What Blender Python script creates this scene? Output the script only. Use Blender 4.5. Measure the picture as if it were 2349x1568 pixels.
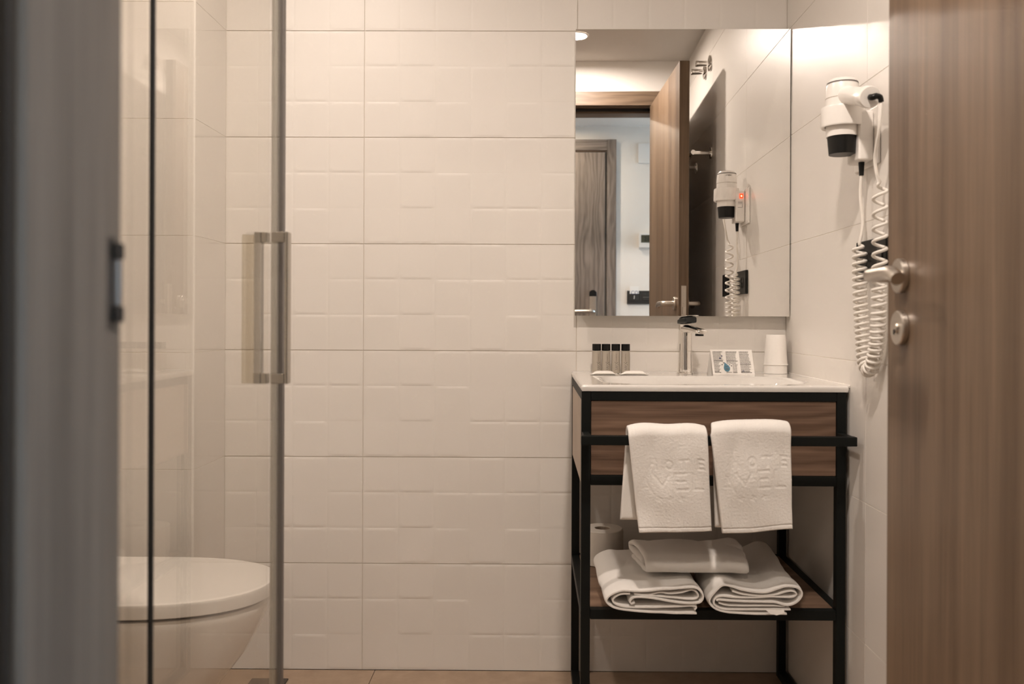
import bpy, bmesh, math, random
from mathutils import Vector, Matrix, noise

# ------------------------------------------------------------------ scene, camera, light, exposure
for o in list(bpy.data.objects):
    bpy.data.objects.remove(o)
scene = bpy.context.scene
COL = scene.collection
PI = math.pi
W, H, F = 2349.0, 1568.0, 1980.0          # frame in pixels, focal length in pixels
VPX, VPY = 1222.0, 733.0                  # vanishing point of the depth direction
YAW, ROLL = 0.007, 0.0042
CAMZ = 0.988

cam_d = bpy.data.cameras.new('camera')
cam = bpy.data.objects.new('camera', cam_d)
COL.objects.link(cam)
scene.camera = cam
cam_d.sensor_width = 36.0
cam_d.sensor_fit = 'HORIZONTAL'
cam_d.lens = 36.0 * F / W
cam_d.shift_x = -(VPX - W / 2 - YAW * F) / W
cam_d.shift_y = (VPY - H / 2) / W
cam_d.clip_start = 0.02
cam_d.dof.use_dof = True
cam_d.dof.focus_distance = 2.45
cam_d.dof.aperture_fstop = 4.2
cam.matrix_world = (Matrix.Translation((0, 0, CAMZ)) @ Matrix.Rotation(YAW, 4, 'Z')
                    @ Matrix.Rotation(PI / 2, 4, 'X') @ Matrix.Rotation(ROLL, 4, 'Z'))

LAMP_COL = (1.0, 0.865, 0.765)
LAMP1, LAMP2, LAMP3 = 660.0, 275.0, 235.0  # radiance of the two bathroom downlights and of the hall downlight
SKY_COL, SKY_STR = (0.57, 0.78, 1.0), 5.0  # daylight that comes in through the window beyond the hall
world = bpy.data.worlds.new('daylight')
scene.world = world
world.use_nodes = True
wbg = world.node_tree.nodes['Background']
wbg.inputs[0].default_value = (*SKY_COL, 1)
wbg.inputs[1].default_value = SKY_STR

vs = scene.view_settings
vs.view_transform = 'Standard'
vs.look = 'None'
vs.exposure = 1.0
vs.gamma = 1.0
vs.use_curve_mapping = False
cy = scene.cycles
cy.use_denoising = True
try:
    cy.denoiser = 'OPENIMAGEDENOISE'
    cy.denoising_input_passes = 'RGB_ALBEDO_NORMAL'
except Exception:
    pass
cy.max_bounces = 10
cy.diffuse_bounces = 5
cy.glossy_bounces = 6
cy.transmission_bounces = 6
cy.transparent_max_bounces = 16
cy.caustics_reflective = True
cy.caustics_refractive = True
cy.blur_glossy = 0.0
cy.sample_clamp_indirect = 0.0
cy.use_adaptive_sampling = True
cy.adaptive_threshold = 0.07
cy.adaptive_min_samples = 16
cy.use_guiding = True
cy.use_surface_guiding = True
cy.guiding_training_samples = 32

# ------------------------------------------------------------------ materials
def new_mat(name):
    m = bpy.data.materials.new(name)
    m.use_nodes = True
    nt = m.node_tree
    return m, nt, nt.nodes['Principled BSDF'], nt.nodes['Material Output']

def pmat(name, col, rough=0.5, metal=0.0, spec=0.5, sheen=0.0, coat=0.0, noise_bump=None, emis=None, trans=0.0, var=None, ior=None):
    m, nt, b, out = new_mat(name)
    b.inputs['Base Color'].default_value = (*col, 1)
    b.inputs['Roughness'].default_value = rough
    b.inputs['Metallic'].default_value = metal
    b.inputs['Specular IOR Level'].default_value = spec
    b.inputs['Sheen Weight'].default_value = sheen
    b.inputs['Coat Weight'].default_value = coat
    b.inputs['Coat Roughness'].default_value = 0.05
    b.inputs['Transmission Weight'].default_value = trans
    if ior:
        b.inputs['IOR'].default_value = ior
    if emis:
        b.inputs['Emission Color'].default_value = (*emis[0], 1)
        b.inputs['Emission Strength'].default_value = emis[1]
    tc = nt.nodes.new('ShaderNodeTexCoord')
    if noise_bump:
        sc, st, det = noise_bump
        n = nt.nodes.new('ShaderNodeTexNoise')
        n.inputs['Scale'].default_value = sc
        n.inputs['Detail'].default_value = det
        bp = nt.nodes.new('ShaderNodeBump')
        bp.inputs['Strength'].default_value = st
        bp.inputs['Distance'].default_value = 0.002
        nt.links.new(tc.outputs['Object'], n.inputs['Vector'])
        nt.links.new(n.outputs['Fac'], bp.inputs['Height'])
        nt.links.new(bp.outputs['Normal'], b.inputs['Normal'])
    if var:
        sc, amt = var
        n = nt.nodes.new('ShaderNodeTexNoise')
        n.inputs['Scale'].default_value = sc
        n.inputs['Detail'].default_value = 4
        r = nt.nodes.new('ShaderNodeValToRGB')
        r.color_ramp.elements[0].position = 0.3
        r.color_ramp.elements[1].position = 0.7
        r.color_ramp.elements[0].color = (*[c * (1 - amt) for c in col], 1)
        r.color_ramp.elements[1].color = (*[min(1, c * (1 + amt)) for c in col], 1)
        nt.links.new(tc.outputs['Object'], n.inputs['Vector'])
        nt.links.new(n.outputs['Fac'], r.inputs['Fac'])
        nt.links.new(r.outputs['Color'], b.inputs['Base Color'])
    return m

def wood_mat(name, dark, light, grain='Z', rough=0.45, seed=0.0, figure=0.0):
    m, nt, b, out = new_mat(name)
    tc = nt.nodes.new('ShaderNodeTexCoord')
    def mapped(across, along):
        mp = nt.nodes.new('ShaderNodeMapping')
        s = [across] * 3
        s['XYZ'.index(grain)] = along
        mp.inputs['Scale'].default_value = s
        mp.inputs['Location'].default_value = (seed, seed * 1.7, seed * 0.6)
        nt.links.new(tc.outputs['Object'], mp.inputs['Vector'])
        return mp
    def noisy(mp, scale, detail, dist=0.0, rgh=0.55):
        n = nt.nodes.new('ShaderNodeTexNoise')
        n.inputs['Scale'].default_value = scale
        n.inputs['Detail'].default_value = detail
        n.inputs['Roughness'].default_value = rgh
        n.inputs['Distortion'].default_value = dist
        nt.links.new(mp.outputs[0], n.inputs['Vector'])
        return n
    fine = noisy(mapped(260, 5), 1.0, 5)
    mid = noisy(mapped(52, 1.6), 1.0, 4, 0.3)
    broad = noisy(mapped(11, 0.5), 1.0, 3, 0.4 + figure)
    def mix(a, bb, f):
        x = nt.nodes.new('ShaderNodeMix')
        x.data_type = 'FLOAT'
        x.inputs[0].default_value = f
        nt.links.new(a, x.inputs[2])
        nt.links.new(bb, x.inputs[3])
        return x.outputs[0]
    h = mix(mix(fine.outputs['Fac'], mid.outputs['Fac'], 0.5), broad.outputs['Fac'], 0.42)
    if figure:
        wv = nt.nodes.new('ShaderNodeTexWave')
        wv.wave_type = 'BANDS'
        wv.bands_direction = {'X': 'Z', 'Z': 'X', 'Y': 'Z'}[grain]
        wv.inputs['Scale'].default_value = 9.0
        wv.inputs['Distortion'].default_value = 16.0
        wv.inputs['Detail'].default_value = 3.0
        wv.inputs['Detail Scale'].default_value = 0.8
        mp = mapped(1.3, 0.30)
        nt.links.new(mp.outputs[0], wv.inputs['Vector'])
        h = mix(h, wv.outputs['Fac'], 0.10)
    r = nt.nodes.new('ShaderNodeValToRGB')
    e = r.color_ramp.elements
    e[0].position, e[1].position = 0.38, 0.63
    e[0].color = (*dark, 1)
    e[1].color = (*light, 1)
    nt.links.new(h, r.inputs['Fac'])
    nt.links.new(r.outputs['Color'], b.inputs['Base Color'])
    b.inputs['Roughness'].default_value = rough
    b.inputs['Specular IOR Level'].default_value = 0.35
    bp = nt.nodes.new('ShaderNodeBump')
    bp.inputs['Strength'].default_value = 0.12
    bp.inputs['Distance'].default_value = 0.001
    nt.links.new(fine.outputs['Fac'], bp.inputs['Height'])
    nt.links.new(bp.outputs['Normal'], b.inputs['Normal'])
    return m

def glass_mat(name, tint=(0.99, 0.985, 0.972)):
    m, nt, b, out = new_mat(name)
    nt.nodes.remove(b)
    geo = nt.nodes.new('ShaderNodeNewGeometry')
    mr = nt.nodes.new('ShaderNodeMapRange')
    mr.inputs['To Min'].default_value = 1.5
    mr.inputs['To Max'].default_value = 1 / 1.5
    fr = nt.nodes.new('ShaderNodeFresnel')
    tr = nt.nodes.new('ShaderNodeBsdfTransparent')
    tr.inputs['Color'].default_value = (*tint, 1)
    gl = nt.nodes.new('ShaderNodeBsdfGlossy')
    gl.inputs['Roughness'].default_value = 0.0
    mx = nt.nodes.new('ShaderNodeMixShader')
    L = nt.links.new
    L(geo.outputs['Backfacing'], mr.inputs['Value'])
    L(mr.outputs[0], fr.inputs['IOR'])
    L(fr.outputs[0], mx.inputs[0])
    L(tr.outputs[0], mx.inputs[1])
    L(gl.outputs[0], mx.inputs[2])
    L(mx.outputs[0], out.inputs['Surface'])
    return m

def emit_mat(name, col, strength):
    m, nt, b, out = new_mat(name)
    nt.nodes.remove(b)
    e = nt.nodes.new('ShaderNodeEmission')
    e.inputs[0].default_value = (*col, 1)
    e.inputs[1].default_value = strength
    nt.links.new(e.outputs[0], out.inputs['Surface'])
    return m

def floor_mat(name):
    m, nt, b, out = new_mat(name)
    tc = nt.nodes.new('ShaderNodeTexCoord')
    n1 = nt.nodes.new('ShaderNodeTexNoise')
    n1.inputs['Scale'].default_value = 14
    n1.inputs['Detail'].default_value = 8
    n1.inputs['Roughness'].default_value = 0.65
    r = nt.nodes.new('ShaderNodeValToRGB')
    r.color_ramp.elements[0].position = 0.3
    r.color_ramp.elements[1].position = 0.72
    r.color_ramp.elements[0].color = (0.30, 0.215, 0.15, 1)
    r.color_ramp.elements[1].color = (0.40, 0.295, 0.21, 1)
    nt.links.new(tc.outputs['Object'], n1.inputs['Vector'])
    nt.links.new(n1.outputs['Fac'], r.inputs['Fac'])
    nt.links.new(r.outputs['Color'], b.inputs['Base Color'])
    b.inputs['Roughness'].default_value = 0.5
    return m

TILE_C = (0.73, 0.695, 0.65)
M = {
    'relief_tile': pmat('relief_tile', TILE_C, 0.5, spec=0.35, noise_bump=(700, 0.03, 2)),
    'flat_tile': pmat('flat_tile', TILE_C, 0.36, spec=0.45, noise_bump=(60, 0.02, 2)),
    'grout': pmat('grout', (0.88, 0.84, 0.77), 0.9, spec=0.1, noise_bump=(400, 0.2, 2)),
    'grout_relief': pmat('grout_relief', (0.68, 0.63, 0.56), 0.9, spec=0.1, noise_bump=(400, 0.2, 2)),
    'hall_paint': pmat('hall_paint', (0.82, 0.775, 0.72), 0.85, spec=0.2, noise_bump=(180, 0.05, 3)),
    'plaster': pmat('plaster', (0.80, 0.78, 0.75), 0.85, spec=0.2, noise_bump=(180, 0.05, 3)),
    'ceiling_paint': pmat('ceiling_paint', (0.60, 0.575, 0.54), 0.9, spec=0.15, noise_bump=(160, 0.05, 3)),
    'floor_tile': floor_mat('floor_tile'),
    'floor_grout': pmat('floor_grout', (0.30, 0.24, 0.18), 0.9, noise_bump=(300, 0.2, 2)),
    'door_wood': wood_mat('door_wood', (0.097, 0.061, 0.036), (0.205, 0.140, 0.090), 'Z', 0.42),
    'trim_wood_x': wood_mat('trim_wood_x', (0.085, 0.056, 0.036), (0.19, 0.132, 0.088), 'X', 0.45, 3.1, 0.8),
    'trim_wood_z': wood_mat('trim_wood_z', (0.087, 0.076, 0.065), (0.178, 0.155, 0.132), 'Z', 0.42, 5.3),
    'entry_wood': wood_mat('entry_wood', (0.135, 0.108, 0.088), (0.31, 0.255, 0.215), 'Z', 0.45, 7.7, 0.25),
    'entry_wood_x': wood_mat('entry_wood_x', (0.135, 0.108, 0.088), (0.31, 0.255, 0.215), 'X', 0.45, 2.2, 0.6),
    'drawer_wood': wood_mat('drawer_wood', (0.105, 0.062, 0.040), (0.245, 0.155, 0.105), 'X', 0.5, 1.4, 0.5),
    'shelf_wood': wood_mat('shelf_wood', (0.12, 0.07, 0.045), (0.26, 0.17, 0.115), 'X', 0.5, 9.4, 0.3),
    'side_laminate': pmat('side_laminate', (0.42, 0.34, 0.27), 0.5, var=(9, 0.08)),
    'black_steel': pmat('black_steel', (0.0045, 0.0058, 0.0052), 0.5, spec=0.22, noise_bump=(900, 0.05, 2)),
    'black_plastic': pmat('black_plastic', (0.006, 0.006, 0.0055), 0.35, spec=0.3, noise_bump=(600, 0.02, 2)),
    'dark_plate': pmat('dark_plate', (0.035, 0.032, 0.029), 0.35, noise_bump=(600, 0.02, 2)),
    'dark_reflection': pmat('dark_reflection', (0.006, 0.010, 0.012), 0.08, spec=0.5, noise_bump=(20, 0.002, 1)),
    'rubber': pmat('rubber', (0.006, 0.006, 0.006), 0.7, noise_bump=(300, 0.05, 2)),
    'chrome': pmat('chrome', (0.86, 0.84, 0.81), 0.04, metal=1.0, noise_bump=(20, 0.002, 1)),
    'satin_steel': pmat('satin_steel', (0.60, 0.55, 0.49), 0.30, metal=1.0, noise_bump=(500, 0.03, 2)),
    'grey_profile': pmat('grey_profile', (0.20, 0.185, 0.175), 0.38, metal=0.6, noise_bump=(500, 0.03, 2)),
    'handle_metal': pmat('handle_metal', (0.50, 0.47, 0.42), 0.22, metal=1.0, noise_bump=(400, 0.02, 2)),
    'mirror': pmat('mirror', (0.91, 0.905, 0.89), 0.0, metal=1.0, var=(0.5, 0.001)),
    'mirror_edge': pmat('mirror_edge', (0.62, 0.66, 0.60), 0.15, spec=0.6, noise_bump=(100, 0.01, 1)),
    'glass': glass_mat('glass'),
    'seal_clear': pmat('seal_clear', (0.72, 0.70, 0.62), 0.35, trans=0.55, noise_bump=(200, 0.03, 1)),
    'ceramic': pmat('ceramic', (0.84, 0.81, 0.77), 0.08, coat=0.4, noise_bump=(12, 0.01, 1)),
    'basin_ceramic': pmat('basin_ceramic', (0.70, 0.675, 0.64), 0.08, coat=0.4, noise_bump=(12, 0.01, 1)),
    'white_plastic': pmat('white_plastic', (0.82, 0.79, 0.75), 0.28, noise_bump=(300, 0.01, 2)),
    'cup_plastic': pmat('cup_plastic', (0.88, 0.85, 0.81), 0.18, noise_bump=(70, 0.16, 3)),
    'cord_white': pmat('cord_white', (0.78, 0.74, 0.68), 0.4, noise_bump=(300, 0.02, 2)),
    'paper': pmat('paper', (0.86, 0.83, 0.79), 0.75, noise_bump=(500, 0.05, 2)),
    'tissue': pmat('tissue', (0.70, 0.66, 0.60), 0.95, spec=0.1, noise_bump=(350, 0.25, 3)),
    'soap_wrap': pmat('soap_wrap', (0.88, 0.85, 0.80), 0.4, noise_bump=(140, 0.25, 3)),
    'towel': pmat('towel', (0.86, 0.83, 0.79), 0.95, spec=0.08, sheen=0.35, noise_bump=(900, 0.55, 3)),
    'towel_hem': pmat('towel_hem', (0.86, 0.83, 0.79), 0.9, spec=0.08, sheen=0.2, noise_bump=(1600, 0.4, 2)),
    'bottle': pmat('bottle', (0.52, 0.465, 0.39), 0.35, trans=0.30, noise_bump=(200, 0.02, 1)),
    'ink': pmat('ink', (0.03, 0.024, 0.018), 0.6, var=(30, 0.1)),
    'ink_soft': pmat('ink_soft', (0.34, 0.28, 0.21), 0.6, var=(30, 0.1)),
    'ink_grey': pmat('ink_grey', (0.13, 0.115, 0.11), 0.7, var=(30, 0.1)),
    'ink_blue': pmat('ink_blue', (0.10, 0.24, 0.33), 0.6, var=(30, 0.1)),
    'ink_navy': pmat('ink_navy', (0.035, 0.05, 0.16), 0.6, var=(30, 0.1)),
    'lcd': pmat('lcd', (0.085, 0.085, 0.055), 0.25, var=(30, 0.05)),
    'red_lamp': pmat('red_lamp', (0.8, 0.03, 0.01), 0.3, emis=((1.0, 0.05, 0.012), 1.3), var=(30, 0.05)),
    'red_core': emit_mat('red_core', (1.0, 0.45, 0.18), 5.0),
    'lamp1': emit_mat('lamp1', LAMP_COL, LAMP1),
    'lamp2': emit_mat('lamp2', LAMP_COL, LAMP2),
    'lamp3': emit_mat('lamp3', (1.0, 0.86, 0.70), LAMP3),
    'light_ring': pmat('light_ring', (0.75, 0.73, 0.70), 0.35, noise_bump=(300, 0.01, 1)),
    'dark_trim': wood_mat('dark_trim', (0.012, 0.010, 0.008), (0.028, 0.023, 0.019), 'Z', 0.5, 4.4),
    'ghost_tint': glass_mat('ghost_tint', (0.83, 0.79, 0.70)),
    'drain': pmat('drain', (0.05, 0.04, 0.032), 0.5, noise_bump=(300, 0.05, 2)),
}

# ------------------------------------------------------------------ mesh helpers
class MB:
    """verts and faces of one mesh, in world coordinates"""
    def __init__(self):
        self.v, self.f = [], []
    def add(self, vs_, fs):
        n = len(self.v)
        self.v += [tuple(p) for p in vs_]
        self.f += [[i + n for i in f] for f in fs]
        return self
    def bm(self, bm, mat=None):
        bm.verts.index_update()
        vs_ = [(mat @ v.co) if mat else v.co.copy() for v in bm.verts]
        fs = [[v.index for v in f.verts] for f in bm.faces]
        bm.free()
        return self.add(vs_, fs)
    def box(self, x0, x1, y0, y1, z0, z1, bevel=0.0, seg=2, mat=None):
        bm = bmesh.new()
        bmesh.ops.create_cube(bm, size=1.0)
        for v in bm.verts:
            v.co = Vector(((x0 + x1) / 2 + v.co.x * (x1 - x0), (y0 + y1) / 2 + v.co.y * (y1 - y0), (z0 + z1) / 2 + v.co.z * (z1 - z0)))
        if bevel:
            bmesh.ops.bevel(bm, geom=list(bm.edges), offset=bevel, segments=seg, profile=0.5, affect='EDGES')
        return self.bm(bm, mat)
    def rings(self, rings, closed=True, cap0=True, cap1=True):
        """loft equal-length rings of points"""
        n = len(rings[0])
        vs_ = [p for r in rings for p in r]
        fs = []
        for i in range(len(rings) - 1):
            for j in range(n if closed else n - 1):
                k = (j + 1) % n
                fs.append([i * n + j, i * n + k, (i + 1) * n + k, (i + 1) * n + j])
        if cap0:
            fs.append(list(range(n))[::-1])
        if cap1:
            m = (len(rings) - 1) * n
            fs.append([m + j for j in range(n)])
        return self.add(vs_, fs)
    def lathe(self, prof, origin, axis=(0, 0, 1), seg=40, cap0=True, cap1=True):
        """prof: list of (radius, height along axis)"""
        a = Vector(axis).normalized()
        u = a.orthogonal().normalized()
        w = a.cross(u)
        o = Vector(origin)
        rr = []
        for r, h in prof:
            rr.append([o + a * h + (u * math.cos(2 * PI * k / seg) + w * math.sin(2 * PI * k / seg)) * max(r, 1e-5) for k in range(seg)])
        return self.rings(rr, True, cap0, cap1)
    def cyl(self, p0, p1, r0, r1=None, seg=24, rnd=0.0):
        p0, p1 = Vector(p0), Vector(p1)
        r1 = r0 if r1 is None else r1
        L = (p1 - p0).length
        if rnd:
            prof = [(r0 - rnd, 0), (r0 - rnd * 0.3, rnd * 0.3), (r0, rnd), (r1, L - rnd), (r1 - rnd * 0.3, L - rnd * 0.3), (r1 - rnd, L)]
        else:
            prof = [(r0, 0), (r1, L)]
        return self.lathe(prof, p0, p1 - p0, seg)
    def tube(self, pts, r, seg=8, cap=True):
        pts = [Vector(p) for p in pts]
        n = len(pts)
        T = []
        for i in range(n):
            t = pts[min(i + 1, n - 1)] - pts[max(i - 1, 0)]
            T.append(t.normalized())
        nrm = T[0].orthogonal().normalized()
        rr = []
        for i in range(n):
            nrm = (nrm - T[i] * nrm.dot(T[i])).normalized()
            b = T[i].cross(nrm)
            ri = r[i] if isinstance(r, (list, tuple)) else r
            rr.append([pts[i] + (nrm * math.cos(2 * PI * k / seg) + b * math.sin(2 * PI * k / seg)) * ri for k in range(seg)])
        return self.rings(rr, True, cap, cap)
    def sheet(self, G, thick, top=0.5, disp=None, side=1):
        """thick sheet over a grid G[i][j] of points; the outer face lies thick*top along the normal"""
        ni, nj = len(G), len(G[0])
        N = [[None] * nj for _ in range(ni)]
        for i in range(ni):
            for j in range(nj):
                a = Vector(G[min(i + 1, ni - 1)][j]) - Vector(G[max(i - 1, 0)][j])
                b = Vector(G[i][min(j + 1, nj - 1)]) - Vector(G[i][max(j - 1, 0)])
                nn = a.cross(b)
                N[i][j] = nn.normalized() if nn.length > 1e-12 else Vector((0, 0, 1))
        vs_ = []
        for sgn in (1, -1):
            for i in range(ni):
                for j in range(nj):
                    h = thick * (top if sgn > 0 else top - 1.0)
                    # rounded rim
                    e = min(i, ni - 1 - i, j, nj - 1 - j)
                    mid = thick * (top - 0.5)
                    if e == 0:
                        h = mid + (h - mid) * 0.45
                    elif e == 1:
                        h = mid + (h - mid) * 0.85
                    if disp and sgn == side:
                        h += sgn * disp(i, j)
                    vs_.append(Vector(G[i][j]) + N[i][j] * h)
        fs = []
        o = ni * nj
        for i in range(ni - 1):
            for j in range(nj - 1):
                a, b, c, d = i * nj + j, (i + 1) * nj + j, (i + 1) * nj + j + 1, i * nj + j + 1
                fs.append([a, b, c, d])
                fs.append([o + d, o + c, o + b, o + a])
        rim = [(0, j) for j in range(nj)] + [(i, nj - 1) for i in range(1, ni)] + [(ni - 1, j) for j in range(nj - 2, -1, -1)] + [(i, 0) for i in range(ni - 2, 0, -1)]
        for k in range(len(rim)):
            a = rim[k][0] * nj + rim[k][1]
            b = rim[(k + 1) % len(rim)][0] * nj + rim[(k + 1) % len(rim)][1]
            fs.append([a, b, o + b, o + a])
        return self.add(vs_, fs)
    def quad(self, a, b, c, d):
        return self.add([a, b, c, d], [[0, 1, 2, 3]])

def world_loc(o):
    p = Vector(o.location)
    while o.parent:
        o = o.parent
        p += Vector(o.location)
    return p

def obj(name, mb, mat, parent=None, sharp=35, origin=None, recalc=True):
    """one mesh object; its origin is that of its parent (or `origin`)"""
    me = bpy.data.meshes.new(name)
    org = Vector(origin) if origin is not None else (world_loc(parent) if parent else Vector((0, 0, 0)))
    me.from_pydata([tuple(Vector(p) - org) for p in mb.v], [], mb.f)
    if recalc:
        bm = bmesh.new()
        bm.from_mesh(me)
        bmesh.ops.recalc_face_normals(bm, faces=list(bm.faces))
        bm.to_mesh(me)
        bm.free()
    me.materials.append(M[mat] if isinstance(mat, str) else mat)
    me.polygons.foreach_set('use_smooth', [True] * len(me.polygons))
    me.set_sharp_from_angle(angle=math.radians(sharp))
    me.update()
    o = bpy.data.objects.new(name, me)
    COL.objects.link(o)
    if len(me.polygons) < 3000 and sharp < 100:
        wn = o.modifiers.new('weighted', 'WEIGHTED_NORMAL')
        wn.keep_sharp = True
    if parent:
        o.parent = parent
        o.location = org - world_loc(parent)
    else:
        o.location = org
    return o

def tag(o, label, cat, group=None, kind=None):
    if label: o['label'] = label
    if cat: o['category'] = cat
    if group: o['group'] = group
    if kind: o['kind'] = kind
    return o

def thing(name, label, cat, loc, group=None, kind=None):
    o = bpy.data.objects.new(name, None)
    o.empty_display_size = 0.05
    COL.objects.link(o)
    o.location = loc
    return tag(o, label, cat, group, kind)

def text_mb(txt, size, mat, thick=0.0002, spacing=1.0, font_shear=0.0):
    """flat lettering in the local XY plane, mapped by a matrix"""
    cu = bpy.data.curves.new('lettering', 'FONT')
    cu.body = txt
    cu.size = size
    cu.extrude = thick
    cu.space_character = spacing
    cu.shear = font_shear
    cu.resolution_u = 3
    cu.align_x = 'CENTER'
    cu.align_y = 'CENTER'
    t = bpy.data.objects.new('lettering', cu)
    COL.objects.link(t)
    dg = bpy.context.evaluated_depsgraph_get()
    dg.update()
    me = bpy.data.meshes.new_from_object(t.evaluated_get(dg))
    mb = MB()
    mb.add([mat @ v.co for v in me.vertices], [list(p.vertices) for p in me.polygons])
    bpy.data.objects.remove(t)
    bpy.data.meshes.remove(me)
    bpy.data.curves.remove(cu)
    return mb

def frame(origin, xdir, ydir):
    x = Vector(xdir).normalized()
    y = Vector(ydir).normalized()
    z = x.cross(y)
    return Matrix(((x.x, y.x, z.x, origin[0]), (x.y, y.y, z.y, origin[1]), (x.z, y.z, z.z, origin[2]), (0, 0, 0, 1)))

def spline(pts, n):
    """Catmull-Rom through pts, n samples per span"""
    P = [Vector(p) for p in pts]
    out = []
    for i in range(len(P) - 1):
        a, b, c, d = P[max(i - 1, 0)], P[i], P[i + 1], P[min(i + 2, len(P) - 1)]
        for k in range(n):
            t = k / n
            out.append(0.5 * ((2 * b) + (c - a) * t + (2 * a - 5 * b + 4 * c - d) * t * t + (3 * b - 3 * c + d - a) * t ** 3))
    out.append(P[-1])
    return out

def even(pts, n):
    """n points at even arc length"""
    L = [0.0]
    for a, b in zip(pts, pts[1:]):
        L.append(L[-1] + (b - a).length)
    out, k = [], 0
    for i in range(n):
        s = L[-1] * i / (n - 1)
        while k < len(pts) - 2 and L[k + 1] < s:
            k += 1
        t = (s - L[k]) / max(L[k + 1] - L[k], 1e-9)
        out.append(pts[k].lerp(pts[k + 1], min(max(t, 0), 1)))
    return out

# ------------------------------------------------------------------ main measures (metres; camera stands at the origin, +y into the room)
BY = 2.43            # tiled face of the back wall
RX = 0.7117          # tiled face of the right wall
LX = -1.10           # left wall
PX, PY = -0.868, 2.208   # pier in the back left corner: its right and front faces
FY = 0.614           # bathroom face of the door wall
HY = 0.490           # hall face of the door wall
CEIL, HCEIL = 2.235, 2.161
HB = -0.45           # hall wall behind the camera
MY, MN = 2.390, 0.009    # mirror plane: y = MY - MN*(x-0.41)

# ------------------------------------------------------------------ the room: floors, walls, ceilings
def struct(name, mb, mat, label, cat, **k):
    o = obj(name, mb, mat, **k)
    return tag(o, label, cat, kind='structure')

floor = struct('floor', MB().box(LX - .1, RX + .1, HY, BY + .1, -0.08, -0.004), 'floor_grout', 'brown stone tile floor of the bathroom', 'floor')
fx, fy = [-1.6, -1.04, -0.44, 0.16, 0.76], [0.484, 0.63, 1.23, 1.83, 2.43]
for i in range(4):
    for j in range(4):
        x0, x1 = max(fx[i], LX) + .001, min(fx[i + 1], RX) - .001
        y0, y1 = fy[j] + .001, fy[j + 1] - .001
        obj('floor_tile', MB().box(x0, x1, y0, y1, -0.006, 0.0, 0.0008, 1), 'floor_tile', floor)
struct('floor_hall', MB().box(LX - .1, 3.3, HB - .1, HY, -0.08, -0.0005), 'entry_wood_x', 'wood laminate floor of the hall outside the bathroom', 'floor')
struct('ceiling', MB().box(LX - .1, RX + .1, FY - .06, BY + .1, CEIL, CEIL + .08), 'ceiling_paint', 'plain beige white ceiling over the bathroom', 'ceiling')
struct('ceiling_hall', MB().box(LX - .1, 3.3, HB - .1, HY + .06, HCEIL, HCEIL + .154), 'hall_paint', 'white hall ceiling seen through the doorway in the mirror', 'ceiling')

wall_back = struct('wall_back', MB().box(LX - .1, RX + .1, BY + .0022, BY + .12, 0, CEIL), 'grout_relief', 'back wall of cream relief tiles behind the vanity', 'wall')
wall_right = struct('wall_right', MB().box(RX + .0012, RX + .12, HY, BY + .12, 0, CEIL), 'grout', 'right wall of smooth cream tiles with the hair dryer', 'wall')
wall_left = struct('wall_left', MB().box(LX - .12, LX, HY, BY + .12, 0, CEIL), 'flat_tile', 'left wall behind the toilet and shower', 'wall')
wall_pier = struct('wall_pier', MB().box(LX, PX - .0012, PY + .0012, BY + .0034, 0, CEIL), 'grout', 'boxed out tiled pier in the back left corner', 'wall')

# relief tiles: 0.6 x 0.3 m with 6 x 3 softly tilted squares
def relief_tile(x0, x1, z0, z1, rnd):
    """cells that fall in the cut [x0,x1] x [z0,z1] of a full tile (0..0.6, 0..0.3); local: x right, -y out of the wall, z up"""
    mb = MB()
    g = 0.0011
    def corner_ring(a, b, c, d, r, n=4):
        pts = []
        for cx_, cz_, a0 in ((b - r, d - r, 0), (a + r, d - r, 90), (a + r, c + r, 180), (b - r, c + r, 270)):
            for k in range(n + 1):
                t = math.radians(a0 + 90 * k / n)
                pts.append((cx_ + r * math.cos(t), cz_ + r * math.sin(t)))
        return pts
    for i in range(6):
        for j in range(3):
            tx, tz = rnd.uniform(-.35, .35), rnd.choice((-1, -0.8, 0.8, 1, 1, -1, 0.15)) * rnd.uniform(.75, 1.15)
            h0 = rnd.uniform(.85, 1.25)
            a, b = max(i * .1, x0), min((i + 1) * .1, x1)
            c, d = max(j * .1, z0), min((j + 1) * .1, z1)
            if b - a < .004 or d - c < .004:
                continue
            ga, gb = (g if abs(a - x0) < 1e-6 else 0), (g if abs(b - x1) < 1e-6 else 0)
            gc, gd = (g if abs(c - z0) < 1e-6 else 0), (g if abs(d - z1) < 1e-6 else 0)
            a, b, c, d = a + ga, b - gb, c + gc, d - gd
            r = min(.011, (b - a) * .3, (d - c) * .3)
            cx_, cz_ = (a + b) / 2, (c + d) / 2
            hx, hz = (b - a) / 2, (d - c) / 2
            def h(p):
                u, v = (p[0] - cx_) / max(hx, 1e-6), (p[1] - cz_) / max(hz, 1e-6)
                return max(0.0, (h0 * 0.00045 + tx * u * .0005 + tz * v * .00068))
            R2 = corner_ring(a + .0008, b - .0008, c + .0008, d - .0008, r)
            R3 = corner_ring(a + .0048, b - .0048, c + .0048, d - .0048, r)
            R4 = corner_ring(a + .0085, b - .0085, c + .0085, d - .0085, r)
            R1 = []
            for (px, pz) in R2:
                u, v = (px - cx_) / hx, (pz - cz_) / hz
                s = 1 / max(abs(u), abs(v))
                R1.append((cx_ + u * s * hx, cz_ + v * s * hz))
            skirt = [(p[0], .004, p[1]) for p in R1]
            rr = [skirt, [(p[0], 0.00008, p[1]) for p in R1], [(p[0], 0, p[1]) for p in R2],
                  [(p[0], -h(p) * .88, p[1]) for p in R3], [(p[0], -h(p), p[1]) for p in R4]]
            mb.rings(rr, True, False, True)
    return mb

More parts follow.
